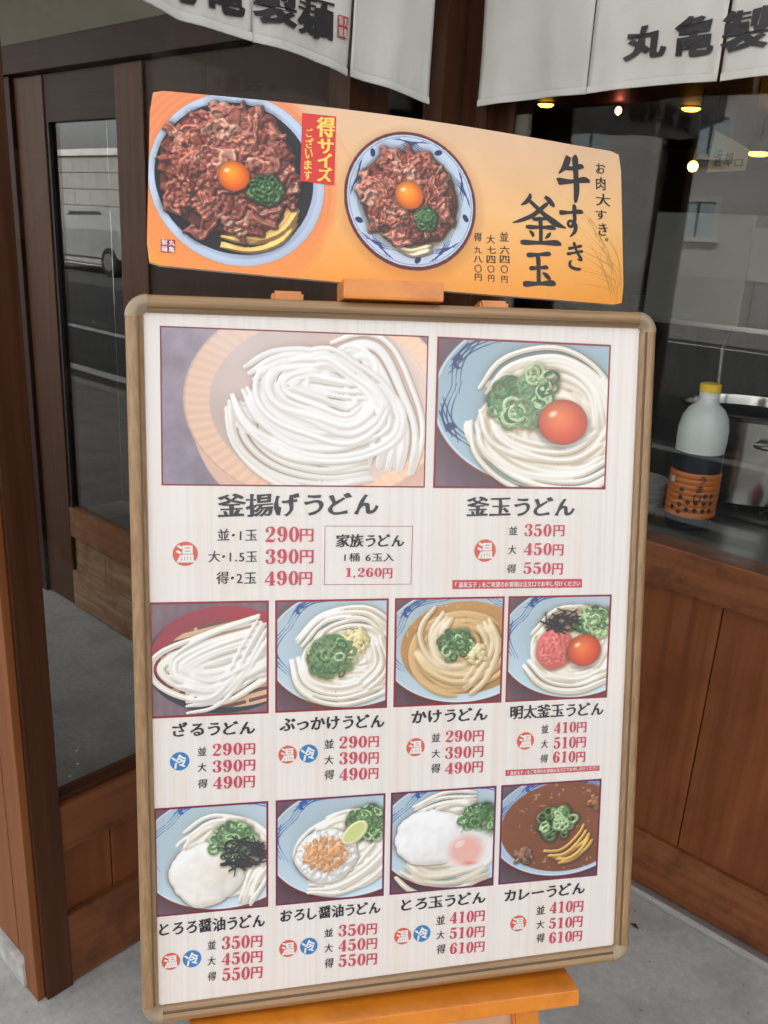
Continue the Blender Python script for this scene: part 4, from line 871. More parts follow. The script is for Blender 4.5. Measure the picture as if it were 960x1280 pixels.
# ---- across the street
t = thing('apartment_building', 'grey tiled apartment building across the street, reflected in the right window', 'building', W(-20, 36, 0))
noisy('facade_tile', (.40, .385, .37), (.48, .465, .45), (1, 1, 1), rough=.7, bump=0); plain('moulding', (.55, .54, .52), .7); plain('curtain_glass', (.42, .52, .56), .15, spec=.8); plain('window_bar', (.10, .10, .10), .5)
box('wall', -48, 18, 36, 48, 0, 15, 'facade_tile', t, 0)
_fr = _pn = _sl = None
def inst(src, name, off, parent):
    o = src.copy(); o.name = name; COL.objects.link(o); o.parent = parent; o.location = src.location + off; return o
for r_ in range(4):
    for c_ in range(11):
        off = W((c_ - 5) * 5.6, 0, 0) + Vector((0, 0, (r_ - 1) * 3.25))
        if _fr is None:
            base = off.copy(); A0, A1, Z0, Z1 = -16.3, -14.8, 4.95, 6.3
            bm = bmesh.new()
            def bb(x0, x1, y0, y1, z0, z1):
                q = bmesh.ops.create_cube(bm, size=1)['verts']
                for v in q: v.co = W((x0 + x1) / 2 + v.co.x * (x1 - x0), (y0 + y1) / 2 + v.co.y * (y1 - y0), (z0 + z1) / 2 + v.co.z * (z1 - z0)) + base
            bb(A0 - .22, A0, 35.85, 36, Z0 - .2, Z1 + .22); bb(A1, A1 + .22, 35.85, 36, Z0 - .2, Z1 + .22); bb(A0, A1, 35.85, 36, Z1, Z1 + .22); bb(A0 - .3, A1 + .3, 35.72, 36, Z0 - .26, Z0 - .05)
            me = bpy.data.meshes.new('window'); bm.to_mesh(me); bm.free(); _fr = link('window', me, 'moulding', t)
            _pn = box('pane', A0, A1, 35.93, 35.99, Z0 - .04, Z1, 'curtain_glass', _fr, 0); _pn.data.transform(Matrix.Translation(base))
            _sl = box('mullion', (A0 + A1) / 2 - .05, (A0 + A1) / 2 + .05, 35.88, 35.92, Z0 - .04, Z1, 'window_bar', _fr, 0); _sl.data.transform(Matrix.Translation(base))
        else:
            f_ = inst(_fr, 'window', off - base, t); inst(_pn, 'pane', Vector((0, 0, 0)), f_); inst(_sl, 'mullion', Vector((0, 0, 0)), f_)
t = thing('stone_block_wall', 'pale stone block wall beyond the road, reflected in the inner door glass', 'wall', W(-24, 14, 0))
blk = None
for r_ in range(6):
    for c_ in range(19):
        off = W((c_ + .5 * (r_ % 2)) * 1.0, 0, 0) + Vector((0, 0, r_ * .5))
        if blk is None: blk = box('block', -34.49, -33.51, 14, 14.4, .0, .485, 'stone_base', t, .03)
        else: inst(blk, 'block', off, t)
box('coping', -34.6, -14.6, 13.93, 14.5, 3.0, 3.2, 'road_paint', t, .02)
# parked car (side on, along the far lane)
CA, CB = -18.0, 9.2
t = thing('parked_car', 'silver parked hatchback across the road, reflected in the inner door glass', 'car', W(CA, CB + .7, 0))
noisy('car_paint', (.32, .33, .34), (.35, .36, .37), (1, 1, 1), rough=.3, bump=0, coat=.8); plain('tyre', (.02, .02, .02), .8); plain('rim', (.5, .5, .5), .3, metal=.8); plain('car_glass', (.03, .035, .04), .05, spec=.9)
prof = [(-2.0, .32), (-2.05, .62), (-1.95, .88), (-1.2, 1.0), (-.55, 1.42), (.9, 1.46), (1.65, 1.05), (1.95, .95), (2.0, .35)]
vs = [W(CA + x, CB + (.12 if z > 1.1 else 0), z) for x, z in prof] + [W(CA + x, CB + 1.65 - (.12 if z > 1.1 else 0), z) for x, z in prof]; n_ = len(prof)
o = mk('body', vs, [tuple(range(n_)), tuple(range(n_, 2 * n_))[::-1]] + [(k, n_ + k, n_ + (k + 1) % n_, (k + 1) % n_) for k in range(n_)], 'car_paint', t)
bm = bmesh.new(); bm.from_mesh(o.data); bmesh.ops.recalc_face_normals(bm, faces=bm.faces[:]); bmesh.ops.bevel(bm, geom=bm.edges[:], offset=.05, segments=3, affect='EDGES'); bm.to_mesh(o.data); bm.free()
mk('side_window', [W(CA + x, CB + .07, z) for x, z in ((-1.0, 1.03), (-.5, 1.34), (.8, 1.37), (1.35, 1.06))], [(0, 1, 2, 3)], 'car_glass', t)
mk('windscreen', [W(CA + x, CB + b, z) for x, b, z in ((-1.18, .25, 1.03), (-.60, .3, 1.41), (-.60, 1.35, 1.41), (-1.18, 1.4, 1.03))], [(0, 1, 2, 3)], 'car_glass', t).location += Vector((-.02, 0, .012))
for x in (-1.35, 1.3):
    for b in (CB - .04, CB + 1.5):
        wh = bpy.data.meshes.new('wheel')
        def ring(rad, w0, w1, mat, nm, par):
            vs = []; fs = []; N_ = 24
            for k in range(N_):
                a = k * 2 * math.pi / N_
                for q in (w0, w1): vs.append(W(CA + x + rad * math.cos(a), q, .31 + rad * math.sin(a)))
            for k in range(N_): l = (k + 1) % N_; fs.append((2 * k, 2 * l, 2 * l + 1, 2 * k + 1))
            fs += [tuple(2 * k for k in range(N_)), tuple(2 * k + 1 for k in range(N_))[::-1]]
            return mk(nm, vs, fs, mat, par)
        ty = ring(.31, b, b + .2, 'tyre', 'tyre', t); ring(.19, b - .012, b + .212, 'rim', 'rim', ty)

# ================================================================== NOREN CURTAINS
def noren(name, label, axis, edges, dirn, zb, texts, seal, cat='shop curtain'):
    """split cloth curtain hung from a rod; edges in reading order; dirn = +1 if reading order runs with the coordinate"""
    t = thing(name, label, cat, W(.1, .6, 2.1) if axis == 'b' else W(.6, .1, 2.1))
    def off(s, z): 
        k = max(0, (2.1 - z)) / .4
        return .085 + k * (.005 * math.sin(s * 21 + 1.0) + .0022 * math.sin(s * 47 + z * 5) + .0008 * math.sin(s * 90 + z * 17)) + .003 * k * math.sin(z * 13 + s * 6)
    def P(s, z, lift=0): d = off(s, z) + lift; return W(d, s, z) if axis == 'b' else W(s, d, z)
    for i in range(len(edges) - 1):
        s0, s1 = edges[i], edges[i + 1]; nx, nz = 26, 22; vs, fs = [], []; g = .0022 * (1 if s1 > s0 else -1)
        for layer in (0, .0012):
            for j in range(nz + 1):
                for k in range(nx + 1):
                    f = k / nx; tz = j / nz; zbot = zb(s0 + (s1 - s0) * f) + .003 * math.sin(f * 3.14) ; z = 2.10 + (zbot - 2.10) * tz
                    flare = 1 + .0 * tz; s = s0 + g + (s1 - s0 - 2 * g) * f
                    vs.append(P(s, z, layer + (.0007 * math.sin(f * 60) if j > nz - 3 else 0) + (.003 * tz * (abs(f - .5) * 2) ** 6 * (1 if i % 2 else -.6))))
        m = (nx + 1) * (nz + 1)
        for j in range(nz):
            for k in range(nx): a = j * (nx + 1) + k; fs += [(a, a + 1, a + nx + 2, a + nx + 1), (m + a + nx + 1, m + a + nx + 2, m + a + 1, m + a)]
        for k in range(nx): a = nz * (nx + 1) + k; fs.append((a, a + 1, m + a + 1, m + a))
        for j in range(nz):
            a = j * (nx + 1); fs.append((a, a + nx + 1, m + a + nx + 1, m + a)); a += nx; fs.append((a, m + a, m + a + nx + 1, a + nx + 1))
        pn = mk('cloth_panel', vs, fs, 'noren_cloth', t, True)
        # stitched hem: a slightly raised band along the bottom
        hv, hf = [], []
        for k in range(nx + 1):
            f = k / nx; s = s0 + g + (s1 - s0 - 2 * g) * f; zbot = zb(s0 + (s1 - s0) * f) + .003 * math.sin(f * 3.14)
            for q, lf in ((.0005, .0022), (.0105, .0030), (.0125, .0020)): hv.append(P(s, zbot + q, lf + .0008 * math.sin(f * 70 + q * 300) + (.003 * (abs(f - .5) * 2) ** 6 * (1 if i % 2 else -.6))))
        for k in range(nx): b = 3 * k; hf += [(b, b + 3, b + 4, b + 1), (b + 1, b + 4, b + 5, b + 2)]
        mk('hem', hv, hf, 'noren_cloth', pn, True)
    for ch, s, z, wd, ht in texts:
        def fn(u, v, s=s, z=z, wd=wd, ht=ht): return P(s + dirn * (u - .5) * wd, z + (v - .5) * ht, .0046), Vector((0, 0, 0))
        place('lettering', glyph(ch, .050, .036, .30), fn, 'ink_black', t, 0)
    s, z, wd, ht = seal
    vs, fs = [], []
    for j in range(6):
        for k in range(6): vs.append(P(s + dirn * (k / 5 - .5) * wd, z + (j / 5 - .5) * ht, .0046))
    for j in range(5):
        for k in range(5): a = j * 6 + k; fs.append((a, a + 1, a + 7, a + 6))
    se = mk('seal_mark', vs, fs, 'seal_red', t, True)
    for q, ch in enumerate('丸亀製麺'):
        cu = (.25 if q < 2 else -.25) * wd; cz = (.25 if q % 2 == 0 else -.25) * ht
        def fn(u, v, cu=cu, cz=cz): return P(s + dirn * (cu + (u - .5) * wd * .42), z + cz + (v - .5) * ht * .42, .0052), Vector((0, 0, 0))
        place('seal_lettering', glyph(ch, .012, .008), fn, 'noren_cloth', se, 0)
    if axis == 'b': tube('rod', [W(.085, min(edges) - .05, 2.11), W(.085, max(edges) + .05, 2.11)], .012, 'brown_wood_y', t)
    else: tube('rod', [W(min(edges) - .05, .085, 2.11), W(max(edges) + .05, .085, 2.11)], .012, 'brown_wood_x', t)
    return t
def zl(s): return float(np.interp(s, [.272, .393, .493, .709, .847, .924, .98, 1.14], [1.676, 1.687, 1.696, 1.713, 1.716, 1.733, 1.756, 1.80]))
noren('shop_curtain', 'off-white cloth shop curtain hanging over the left window, its lettering cut by the top edge', 'b', [1.14, .925, .709, .487, .272], -1, zl,
      [('丸', .856, 1.768, .084, .060), ('亀', .764, 1.774, .078, .066), ('製', .668, 1.775, .090, .066), ('麺', .580, 1.770, .088, .062)], (.514, 1.768, .026, .034))
def zr(s): return float(np.interp(s, [.061, .3, .45, .59, 1.2], [1.696, 1.706, 1.712, 1.714, 1.722]))
noren('shop_curtain', 'off-white cloth shop curtain hanging over the right window beside the corner post', 'a', [.061, .327, .587, .85, 1.11], 1, zr,
      [('丸', .438, 1.786, .082, .058), ('亀', .530, 1.788, .078, .066), ('製', .622, 1.790, .086, .066), ('麺', .714, 1.792, .086, .064)], (.78, 1.79, .028, .034))

# ================================================================== THE EASEL, THE MENU BOARD, THE BANNER
BO, BX, BU, BN = Vector((0.47435, -1.16559, 1.34896)), Vector((0.57373, 0.81905, 0)), Vector((-0.17137, 0.12004, 0.97787)), Vector((0.80092, -0.56103, 0.20923))
BX.normalize(); BN = BX.cross(BU).normalized(); BU = BN.cross(BX)
FR = (BO, BX, -BU, BN)                     # board frame: u to the right, v down, n towards the viewer
def B(u, v, n=0): return BO + BX * u - BU * v + BN * n
zfloor = lambda n: (BO.z + BN.z * n) / BU.z    # v at which the board plane (offset n) meets the floor
es = thing('easel', 'orange varnished wooden easel carrying the menu board', 'easel', B(.285, zfloor(-.03), -.03))
def lbox(name, u0, u1, v0, v1, n0, n1, mat, parent, bev=.003): return box(name, u0, u1, v0, v1, n0, n1, mat, parent, bev, fr=FR)
box('tray', .034, .514, .8215, .8425, -.02, .040, 'orange_varnish', es, .002, fr=(BO, (BX - BU * .010).normalized(), -BU, BN))
def leg(u0, v0, u1, v1, n0, n1, wd, th, name='leg'):
    vs = []
    for u, v, n in ((u0, v0, n0), (u1, v1, n1)):
        for du, dn in ((-1, -1), (1, -1), (1, 1), (-1, 1)): vs.append(B(u + du * wd / 2, v, n + dn * th / 2))
    o = mk(name, vs, [(3, 2, 1, 0), (4, 5, 6, 7), (0, 1, 5, 4), (1, 2, 6, 5), (2, 3, 7, 6), (3, 0, 4, 7)], 'orange_varnish', es)
    bm = bmesh.new(); bm.from_mesh(o.data); bmesh.ops.recalc_face_normals(bm, faces=bm.faces[:]); bmesh.ops.bevel(bm, geom=bm.edges[:], offset=.003, segments=2, affect='EDGES'); bm.to_mesh(o.data); bm.free(); return o
leg(.405, -.028, .503, zfloor(-.03) - .002, -.042, -.03, .036, .024); leg(.158, -.030, .055, zfloor(-.03) - .002, -.042, -.03, .036, .024)
leg(.27, .0, .27, zfloor(-.45) - .002, -.07, -.45, .04, .022, 'rear_leg')
lbox('mast', .2136, .3272, .844, .96, -.03, -.005, 'orange_varnish', es); lbox('mast', .25, .30, -.02, .82, -.06, -.035, 'orange_varnish', es)
lbox('cross_bar', .095, .465, .888, .925, -.055, -.033, 'dusty_orange', es)
lbox('top_clamp', .2135, .3275, -.0395, -.0175, -.030, .020, 'orange_varnish', es, .003)
kn = lathe('knob', [(0, .022), (.010, .021), (.014, .015), (.013, .006), (.008, 0), (.008, -.012)], (0, 0, 0), 'dusty_orange', None)
kn.data.transform(Matrix.Translation(B(.272, .893, -.004) - es.location) @ Matrix((BX, BU, BN)).transposed().to_4x4()); kn.parent = es

mb = thing('menu_board', 'framed udon price board with food photographs, standing on the orange easel', 'menu board', B(.288, .82, 0))
lbox('backing', -.012, .588, -.008, .812, -.012, -.002, 'board_back', mb, .002)
# rail profile: w inward from the outer edge, h towards the viewer
RP = [(0, -.012), (0, .003), (.0012, .0075), (.0038, .0108), (.0075, .0122), (.0110, .0118), (.0132, .0100), (.0134, .0086), (.0146, .0086), (.0148, .0072), (.0185, .0042), (.0190, .0006), (.0190, -.012)]
U0, U1, V0, V1 = -.0190, .5985, -.0160, .8190; CR = .0235
mats = lambda o, g: None
def rail(p, q, inward, mat):
    o = sweep('rail', RP, [(p, inward, BN), (q, inward, BN)], [mat, 'frame_groove'], mb)
    for f in o.data.polygons:
        c = o.matrix_world @ f.center if False else f.center
    k = len(RP)
    for f in o.data.polygons:
        vi = sorted(v % k for v in f.vertices)
        if len(f.vertices) == 4 and vi[0] in (6, 7, 8) and vi[-1] in (7, 8, 9) and vi[-1] - vi[0] == 1: f.material_index = 1
    return o
rail(B(U0 + CR, V0), B(U1 - CR, V0), -BU, 'frame_vinyl_u'); rail(B(U0 + CR, V1), B(U1 - CR, V1), BU, 'frame_vinyl_u')
rail(B(U0, V0 + CR), B(U0, V1 - CR), BX, 'frame_vinyl_v'); rail(B(U1, V0 + CR), B(U1, V1 - CR), -BX, 'frame_vinyl_v')
for cu, cv, a0 in ((U0 + CR, V0 + CR, 180), (U1 - CR, V0 + CR, 90), (U1 - CR, V1 - CR, 0), (U0 + CR, V1 - CR, 270)):
    path = []
    for k in range(11):
        a = R(a0 - 0 + 9 * k - (0)); d = BX * math.cos(a) + BU * math.sin(a) if False else None
    # sweep a quarter turn about the inner corner
    st = {180: (180, 90), 90: (90, 0), 0: (0, -90), 270: (270, 180)}[a0]
    for k in range(11):
        a = R(st[0] + (st[1] - st[0]) * k / 10); d = BX * math.cos(a) + BU * math.sin(a); path.append((B(cu, cv) + d * (CR + .0006), -d, BN * 1.03))
    sweep('corner_cap', [(w_, h_) for w_, h_ in RP[:7]] + [(.0150, .0088), (.0185, .0050), (.0190, .0006), (.0190, -.012)], path, 'corner_plastic', mb)

def sheet(name, cs, n, mat, parent, nu=1):
    return mk(name, [B(u, v, n) for u, v in cs], [(3, 2, 1, 0)], mat, parent, uvs=[(0, 1), (1, 1), (1, 0), (0, 0)])
poster = sheet('poster', [(-.008, -.006), (.5865, -.006), (.5865, .809), (-.008, .809)], 0, 'poster_paper', mb)
QUADS = [[(.0165, .0160), (.3155, .0188), (.3135, .1935), (.0150, .1880)], [(.3260, .0190), (.5430, .0230), (.5430, .1980), (.3235, .1940)]]
for v0, us in ((.3182, ((-.0012, .1312), (.1384, .2718), (.2792, .4160), (.4208, .5572))), (.5580, ((-.0012, .1292), (.1377, .2700), (.2768, .4116), (.4177, .5533)))):
    for a, b in us:
        hh = .1335 if v0 < .5 else .1318; QUADS.append([(a, v0 + .0205 * a), (b, v0 + .0205 * b), (b - .001, v0 + hh + .0195 * b), (a - .0007, v0 + hh + .0190 * a)])
print('painting prints')
for k, (fn_, q) in enumerate(zip(PICS, QUADS)):
    nm = 'print_' + fn_.__name__[4:]; imgmat(nm, fn_().c, .42, .35); sheet('food_photo', q, .0004, nm, poster)
def thin_frame(name, cs, w_, n, mat, parent):
    c = sum((Vector(q) for q in cs), Vector((0, 0))) / 4; inner = [(u + w_ * (1 if u < c.x else -1), v + w_ * (1 if v < c.y else -1)) for u, v in cs]
    vs = [B(u, v, n) for u, v in list(cs) + inner]; return mk(name, vs, [(k, (k + 1) % 4, 4 + (k + 1) % 4, 4 + k) for k in range(4)], mat, parent)
thin_frame('price_frame', [(.1956, .2362), (.2998, .2385), (.2987, .3080), (.1948, .3052)], .0006, .0004, 'line_brown', poster)
sheet('note_strip', [(.3492, .3045), (.5163, .3085), (.5168, .3195), (.3494, .3155)], .0004, 'ink_red', poster)
sheet('note_strip', [(.4227, .5472), (.5496, .5515), (.5499, .5584), (.4229, .5549)], .0004, 'ink_red', poster)
NAMES = {'T': 'dish_name', 'S': 'size_lettering', 'D': 'price_figures', 'Y': 'yen_character', 'W': 'note_lettering'}
for e in TEXTS:
    if e[0] == 'c':
        _, ch, u, v, r_ = e; n_ = 36
        vs = [B(u, v, .0004)] + [B(u + r_ * math.cos(k * math.tau / n_), v + r_ * math.sin(k * math.tau / n_), .0004) for k in range(n_)]
        o = mk('temperature_mark', vs, [(0, 1 + (k + 1) % n_, 1 + k) for k in range(n_)], 'ink_orange_red' if ch == '温' else 'ink_blue', poster)
        def fn(s, t_, u=u, v=v, r_=r_, tl=.0 if ch == '温' else .25): x, y = (s - .5) * r_ * 1.5, (.5 - t_) * r_ * 1.5; return B(u + x * math.cos(tl) + y * math.sin(tl), v - x * math.sin(tl) + y * math.cos(tl), .0008), BN
        place('mark_lettering', glyph(ch, .036, .026), fn, 'ink_white', poster, 0); continue
    kd, tx, u0, v0, u1, v1, ht = e; bl = Vector((u1 - u0, v1 - v0)); up = Vector((bl.y, -bl.x)).normalized() * ht
    def fn(s, t_): q = Vector((u0, v0)) + bl * s + up * t_; return B(q.x, q.y, .0008), BN
    if kd == 'D': VF = digits(tx)
    elif kd == 'T': VF = line_of(tx, .037, .017, .38)
    elif kd == 'S': VF = line_of(tx, .016, .002, .2)
    elif kd == 'Y': VF = line_of(tx, .030, .008)
    else: VF = line_of(tx, .020, .012)
    place(NAMES[kd], VF, fn, {'T': 'ink_dark', 'S': 'ink_dark', 'D': 'ink_pink', 'Y': 'ink_pink', 'W': 'ink_white'}[kd], poster, 2e-5)
lbox('cover_sheet', U0 + .017, U1 - .017, V0 + .017, V1 - .017, .0030, .0040, 'cover_plastic', mb, 0)

# ---- the banner card standing on the board
NB, XB, UB = Vector((0.77304, -0.50308, 0.38641)), Vector((0.55977, 0.82756, -0.04242)), Vector((-0.29843, 0.2491, 0.92135)); OB = Vector((0.39149, -1.09582, 1.57629)); WB, HB = .575, .1971
def BP(u, v, n=0):
    k = u / WB; bow = .0042 * math.sin(math.pi * min(1, k * 1.15) ) ** 1.0 * (1 - v / HB) - .004 * math.sin(math.pi * k) * (v / HB)
    bend = .006 * math.sin(math.pi * k) - .012 * max(0, k - .8) ** 2 * 5
    return OB + XB * u - UB * (v - bow) + NB * (n + bend)
bn = thing('banner_card', 'wide orange card of beef udon bowls, propped on top of the menu board', 'sign', BP(WB / 2, HB))
BNR = pic_banner(WB, HB); imgmat('banner_print', BNR.c, .32, .45)
nx, ny = 40, 8; rc = .010
def card(n, flip=False):
    vs, uv, fs = [], [], []
    for j in range(ny + 1):
        for i in range(nx + 1):
            u, v = WB * i / nx, HB * j / ny; vs.append((u, v)); uv.append((i / nx, 1 - j / ny))
    # round the corners by pulling the outermost verts in
    for q, (u, v) in enumerate(vs):
        cu = rc if u < rc else WB - rc if u > WB - rc else u; cv = rc if v < rc else HB - rc if v > HB - rc else v
        if cu != u and cv != v:
            d = Vector((u - cu, v - cv)); d = d.normalized() * min(d.length, rc); vs[q] = (cu + d.x, cv + d.y); uv[q] = (vs[q][0] / WB, 1 - vs[q][1] / HB)
    for j in range(ny):
        for i in range(nx): a = j * (nx + 1) + i; fs.append((a, a + nx + 1, a + nx + 2, a + 1) if not flip else (a, a + 1, a + nx + 2, a + nx + 1))
    return [BP(u, v, n) for u, v in vs], uv, fs
v1_, uv1, f1_ = card(0); ca = mk('printed_face', v1_, f1_, 'banner_print', bn, True, uvs=uv1)
v2_, _, f2_ = card(-.005, True); m_ = len(v2_); ed = [i for i in range(nx + 1)] + [j * (nx + 1) + nx for j in range(1, ny + 1)] + [ny * (nx + 1) + i for i in range(nx - 1, -1, -1)] + [j * (nx + 1) for j in range(ny - 1, 0, -1)]
v3_, _, _ = card(-.00015); mk('foam_core', v2_ + v3_, f2_ + [(ed[k], ed[(k + 1) % len(ed)], m_ + ed[(k + 1) % len(ed)], m_ + ed[k]) for k in range(len(ed))], 'cardboard_edge', bn)
mk('size_label', [BP(u, v, .0006) for u, v in ((.1679, .0100), (.2073, .0098), (.2056, .0887), (.1663, .0881))], [(3, 2, 1, 0)], 'label_red', ca)
def bplace(name, items, mat, n, bx, by, rough, tilt=0):
    V, F = [], []
    for ch, u, v, wd, ht in items:
        g, f = glyph(ch, bx, by, rough); x0, x1, y0, y1 = g[:, 0].min(), g[:, 0].max(), g[:, 1].min(), g[:, 1].max(); b = len(V)
        for p in g:
            s, t_ = (p[0] - x0) / (x1 - x0) - .5, (p[1] - y0) / (y1 - y0) - .5; V.append(BP(u + s * wd, v - t_ * ht, n))
        F += [tuple(i + b for i in q) for q in f]
    return mk(name, V, F, mat, ca)
BRUSH = {
 '牛': [[(.34, .97, .05), (.27, .82, .055), (.16, .68, .035), (.03, .57, .010)], [(.22, .715, .040), (.48, .73, .034), (.70, .79, .045), (.80, .78, .015)], [(.00, .40, .040), (.06, .41, .058), (.45, .45, .032), (.80, .515, .050), (.98, .50, .022)], [(.49, 1.0, .020), (.53, .94, .055), (.55, .6, .046), (.565, .30, .052), (.53, .06, .035), (.50, .0, .008)]],
 'す': [[(.00, .72, .040), (.10, .73, .060), (.45, .77, .036), (.85, .83, .056), (1.0, .81, .018)], [(.56, 1.02, .020), (.62, .96, .055), (.63, .70, .050), (.62, .50, .048), (.50, .34, .040), (.37, .36, .036), (.38, .48, .032), (.52, .50, .034), (.66, .38, .055), (.62, .18, .046), (.42, .0, .012)]],
 'き': [[(.10, .76, .030), (.18, .77, .048), (.5, .83, .034), (.84, .90, .046), (.92, .88, .014)], [(.02, .55, .030), (.10, .56, .048), (.45, .62, .034), (.88, .70, .046), (.98, .68, .014)], [(.40, 1.02, .020), (.46, .96, .052), (.62, .66, .040), (.84, .42, .055), (.78, .37, .040), (.62, .40, .012)], [(.30, .33, .014), (.20, .24, .042), (.20, .11, .050), (.40, .03, .050), (.70, .01, .046), (.86, .05, .014)]],
 '釜': [[(.33, 1.0, .022), (.32, .92, .036), (.25, .82, .034), (.16, .75, .010)], [(.60, .98, .030), (.68, .92, .046), (.75, .83, .040), (.76, .79, .012)], [(.66, .86, .020), (.60, .80, .034), (.38, .58, .038), (.16, .45, .030), (.0, .38, .008)], [(.28, .88, .020), (.36, .82, .034), (.56, .64, .040), (.78, .48, .058), (.99, .40, .012)], [(.36, .505, .020), (.42, .505, .034), (.58, .53, .026), (.66, .52, .012)], [(.24, .335, .020), (.32, .335, .038), (.52, .355, .026), (.72, .375, .040), (.80, .36, .014)], [(.49, .56, .018), (.51, .50, .038), (.52, .3, .034), (.515, .08, .034)], [(.31, .26, .014), (.36, .21, .034), (.38, .15, .018)], [(.70, .27, .014), (.66, .21, .032), (.60, .14, .012)], [(.14, .015, .024), (.22, .02, .044), (.5, .045, .030), (.80, .075, .050), (.90, .05, .016)]],
 '玉': [[(.12, .87, .030), (.22, .87, .056), (.5, .91, .036), (.78, .955, .052), (.86, .93, .018)], [(.20, .50, .028), (.28, .50, .050), (.5, .53, .032), (.70, .56, .048), (.78, .54, .016)], [(.0, .03, .030), (.10, .04, .066), (.5, .08, .040), (.88, .12, .070), (1.0, .08, .020)], [(.44, .90, .030), (.47, .80, .055), (.48, .5, .048), (.48, .10, .050)], [(.60, .40, .014), (.70, .34, .052), (.80, .25, .044), (.82, .20, .012)]]}
def brushed(name, items):
    V, F = [], []
    for ch, u, v, wd, ht in items:
        asp = wd / ht
        for lay, s_ in enumerate(BRUSH[ch]):
            q_ = [(x * asp, y, w_ * (1.30 if len(BRUSH[ch]) < 8 else 1.18)) for x, y, w_ in s_]; L, Rr, P = strip_from(q_, 9); b = len(V); n_ = len(L)
            for q in list(L) + list(Rr): V.append(BP(u + (q[0] / asp - .5) * wd, v - (q[1] - .5) * ht, .0004 + lay * 2.5e-5))
            for k in range(n_ - 1): F.append((b + k, b + n_ + k, b + n_ + k + 1, b + k + 1))
    return mk(name, V, F, 'ink_black', ca)
brushed('brush_lettering', BT[0:3]); brushed('brush_lettering', BT[3:5])
bplace('slogan_lettering', BT[5:11], 'ink_black', .0004, .028, .006, .6)
for a, b in ((11, 16), (16, 21), (21, 26)): bplace('price_lettering', BT[a:b], 'ink_black', .0004, .016, .004, .3)
bplace('label_lettering', BT[26:30], 'ink_gold', .0010, .042, .020, .35); bplace('label_lettering', BT[30:35], 'ink_gold', .0010, .030, .014, .3)
mk('seal_mark', [BP(u, v, .0005) for u, v in ((.0147, .1680), (.0298, .1674), (.0296, .1820), (.0147, .1823))], [(3, 2, 1, 0)], 'stamp_red', ca)
bplace('seal_lettering', [('丸', .0262, .1713, .0062, .0062), ('亀', .0262, .1785, .0062, .0062), ('製', .0185, .1713, .0062, .0062), ('麺', .0185, .1785, .0062, .0062)], 'ink_white', .0009, .014, .010, 0)
# the easel's brackets reach the card: two little tape tabs on its lower edge
mk('tape_tab', [BP(u, v, .0007) for u, v in ((.338, .1905), (.352, .1900), (.353, .1985), (.339, .1985))], [(3, 2, 1, 0)], 'cover_plastic', bn)

# ================================================================== IN THE KITCHEN
BZ = .8385; bo = thing('sauce_bottle', 'big sauce bottle with yellow cap and orange label behind the right window', 'bottle', W(.562, -.170, BZ))
plain('bottle_plastic', (.62, .66, .66), .25, spec=.5); plain('soy_sauce', (.008, .010, .018), .3, spec=.3); plain('cap_yellow', (.85, .55, .02), .4); plain('cap_white', (.72, .74, .74), .4); plain('label_orange', (.50, .14, .02), .4); plain('label_grey', (.5, .5, .5), .5)
cb = W(.562, -.170, BZ)
lathe('bottle_body', [(.0, 0.002), (.040, .0), (.050, .006), (.0535, .016), (.0535, .030)], cb, 'soy_sauce', bo); 
lp = [(.0535, .030)]
for k in range(8):
    z = .030 + k * .0125; lp += [(.0540, z + .001), (.0552, z + .004), (.0552, z + .009), (.0536, z + .0122)]
lp.append((.0530, .131)); lathe('label', lp, cb, 'label_orange', bo)
lathe('sauce', [(.0530, .1312), (.0525, .150), (.0518, .174)], cb, 'soy_sauce', bo)
lathe('bottle_shoulder', [(.0518, .1742), (.0535, .200), (.0530, .225), (.0480, .250), (.038, .268), (.026, .278), (.0215, .284), (.0205, .292)], cb, 'bottle_plastic', bo)
lathe('neck', [(.0205, .2922), (.0208, .300), (.0208, .305)], cb, 'cap_white', bo); lathe('cap', [(.0225, .3052), (.0228, .308), (.0222, .3205), (.020, .3225), (0, .3228)], cb, 'cap_yellow', bo)
thc = math.atan2(camo.location.y - cb.y, camo.location.x - cb.x)
def onlabel(th, z, l=.0020): a = thc + th; return cb + Vector(((.0552 + l) * math.cos(a), (.0552 + l) * math.sin(a), z))
dots = []
for c_, r0, r1 in ((-.42, 0, 4), (-.12, 0, 2), (.18, 0, 2), (.50, 0, 3), (.78, 0, 3), (-.72, 0, 1)):
    for k in range(r0, r1): dots.append((c_, .042 + .017 * k + (.008 if int(c_ * 10) % 2 else 0)))
vs, fs = [], []
for th, z in dots:
    b = len(vs); vs += [onlabel(th - .11, z), onlabel(th, z - .0065), onlabel(th + .11, z), onlabel(th, z + .0065)]; fs.append((b, b + 1, b + 2, b + 3))
mk('label_dots', vs, fs, 'ink_black', bo)
mk('price_tag', [onlabel(-1.0, .104), onlabel(-.78, .104), onlabel(-.78, .118), onlabel(-1.0, .118)], [(0, 1, 2, 3)], 'label_grey', bo)
for k, ch in enumerate('うま口'):
    def fn(s, t_, k=k): return onlabel(.30 + (s - .5) * .26 - .05 * k, .120 - k * .021 + (t_ - .5) * .017, .0024), Vector((0, 0, 0))
    place('label_lettering', glyph(ch, .03, .02, .3), fn, 'ink_black', bo, 0)
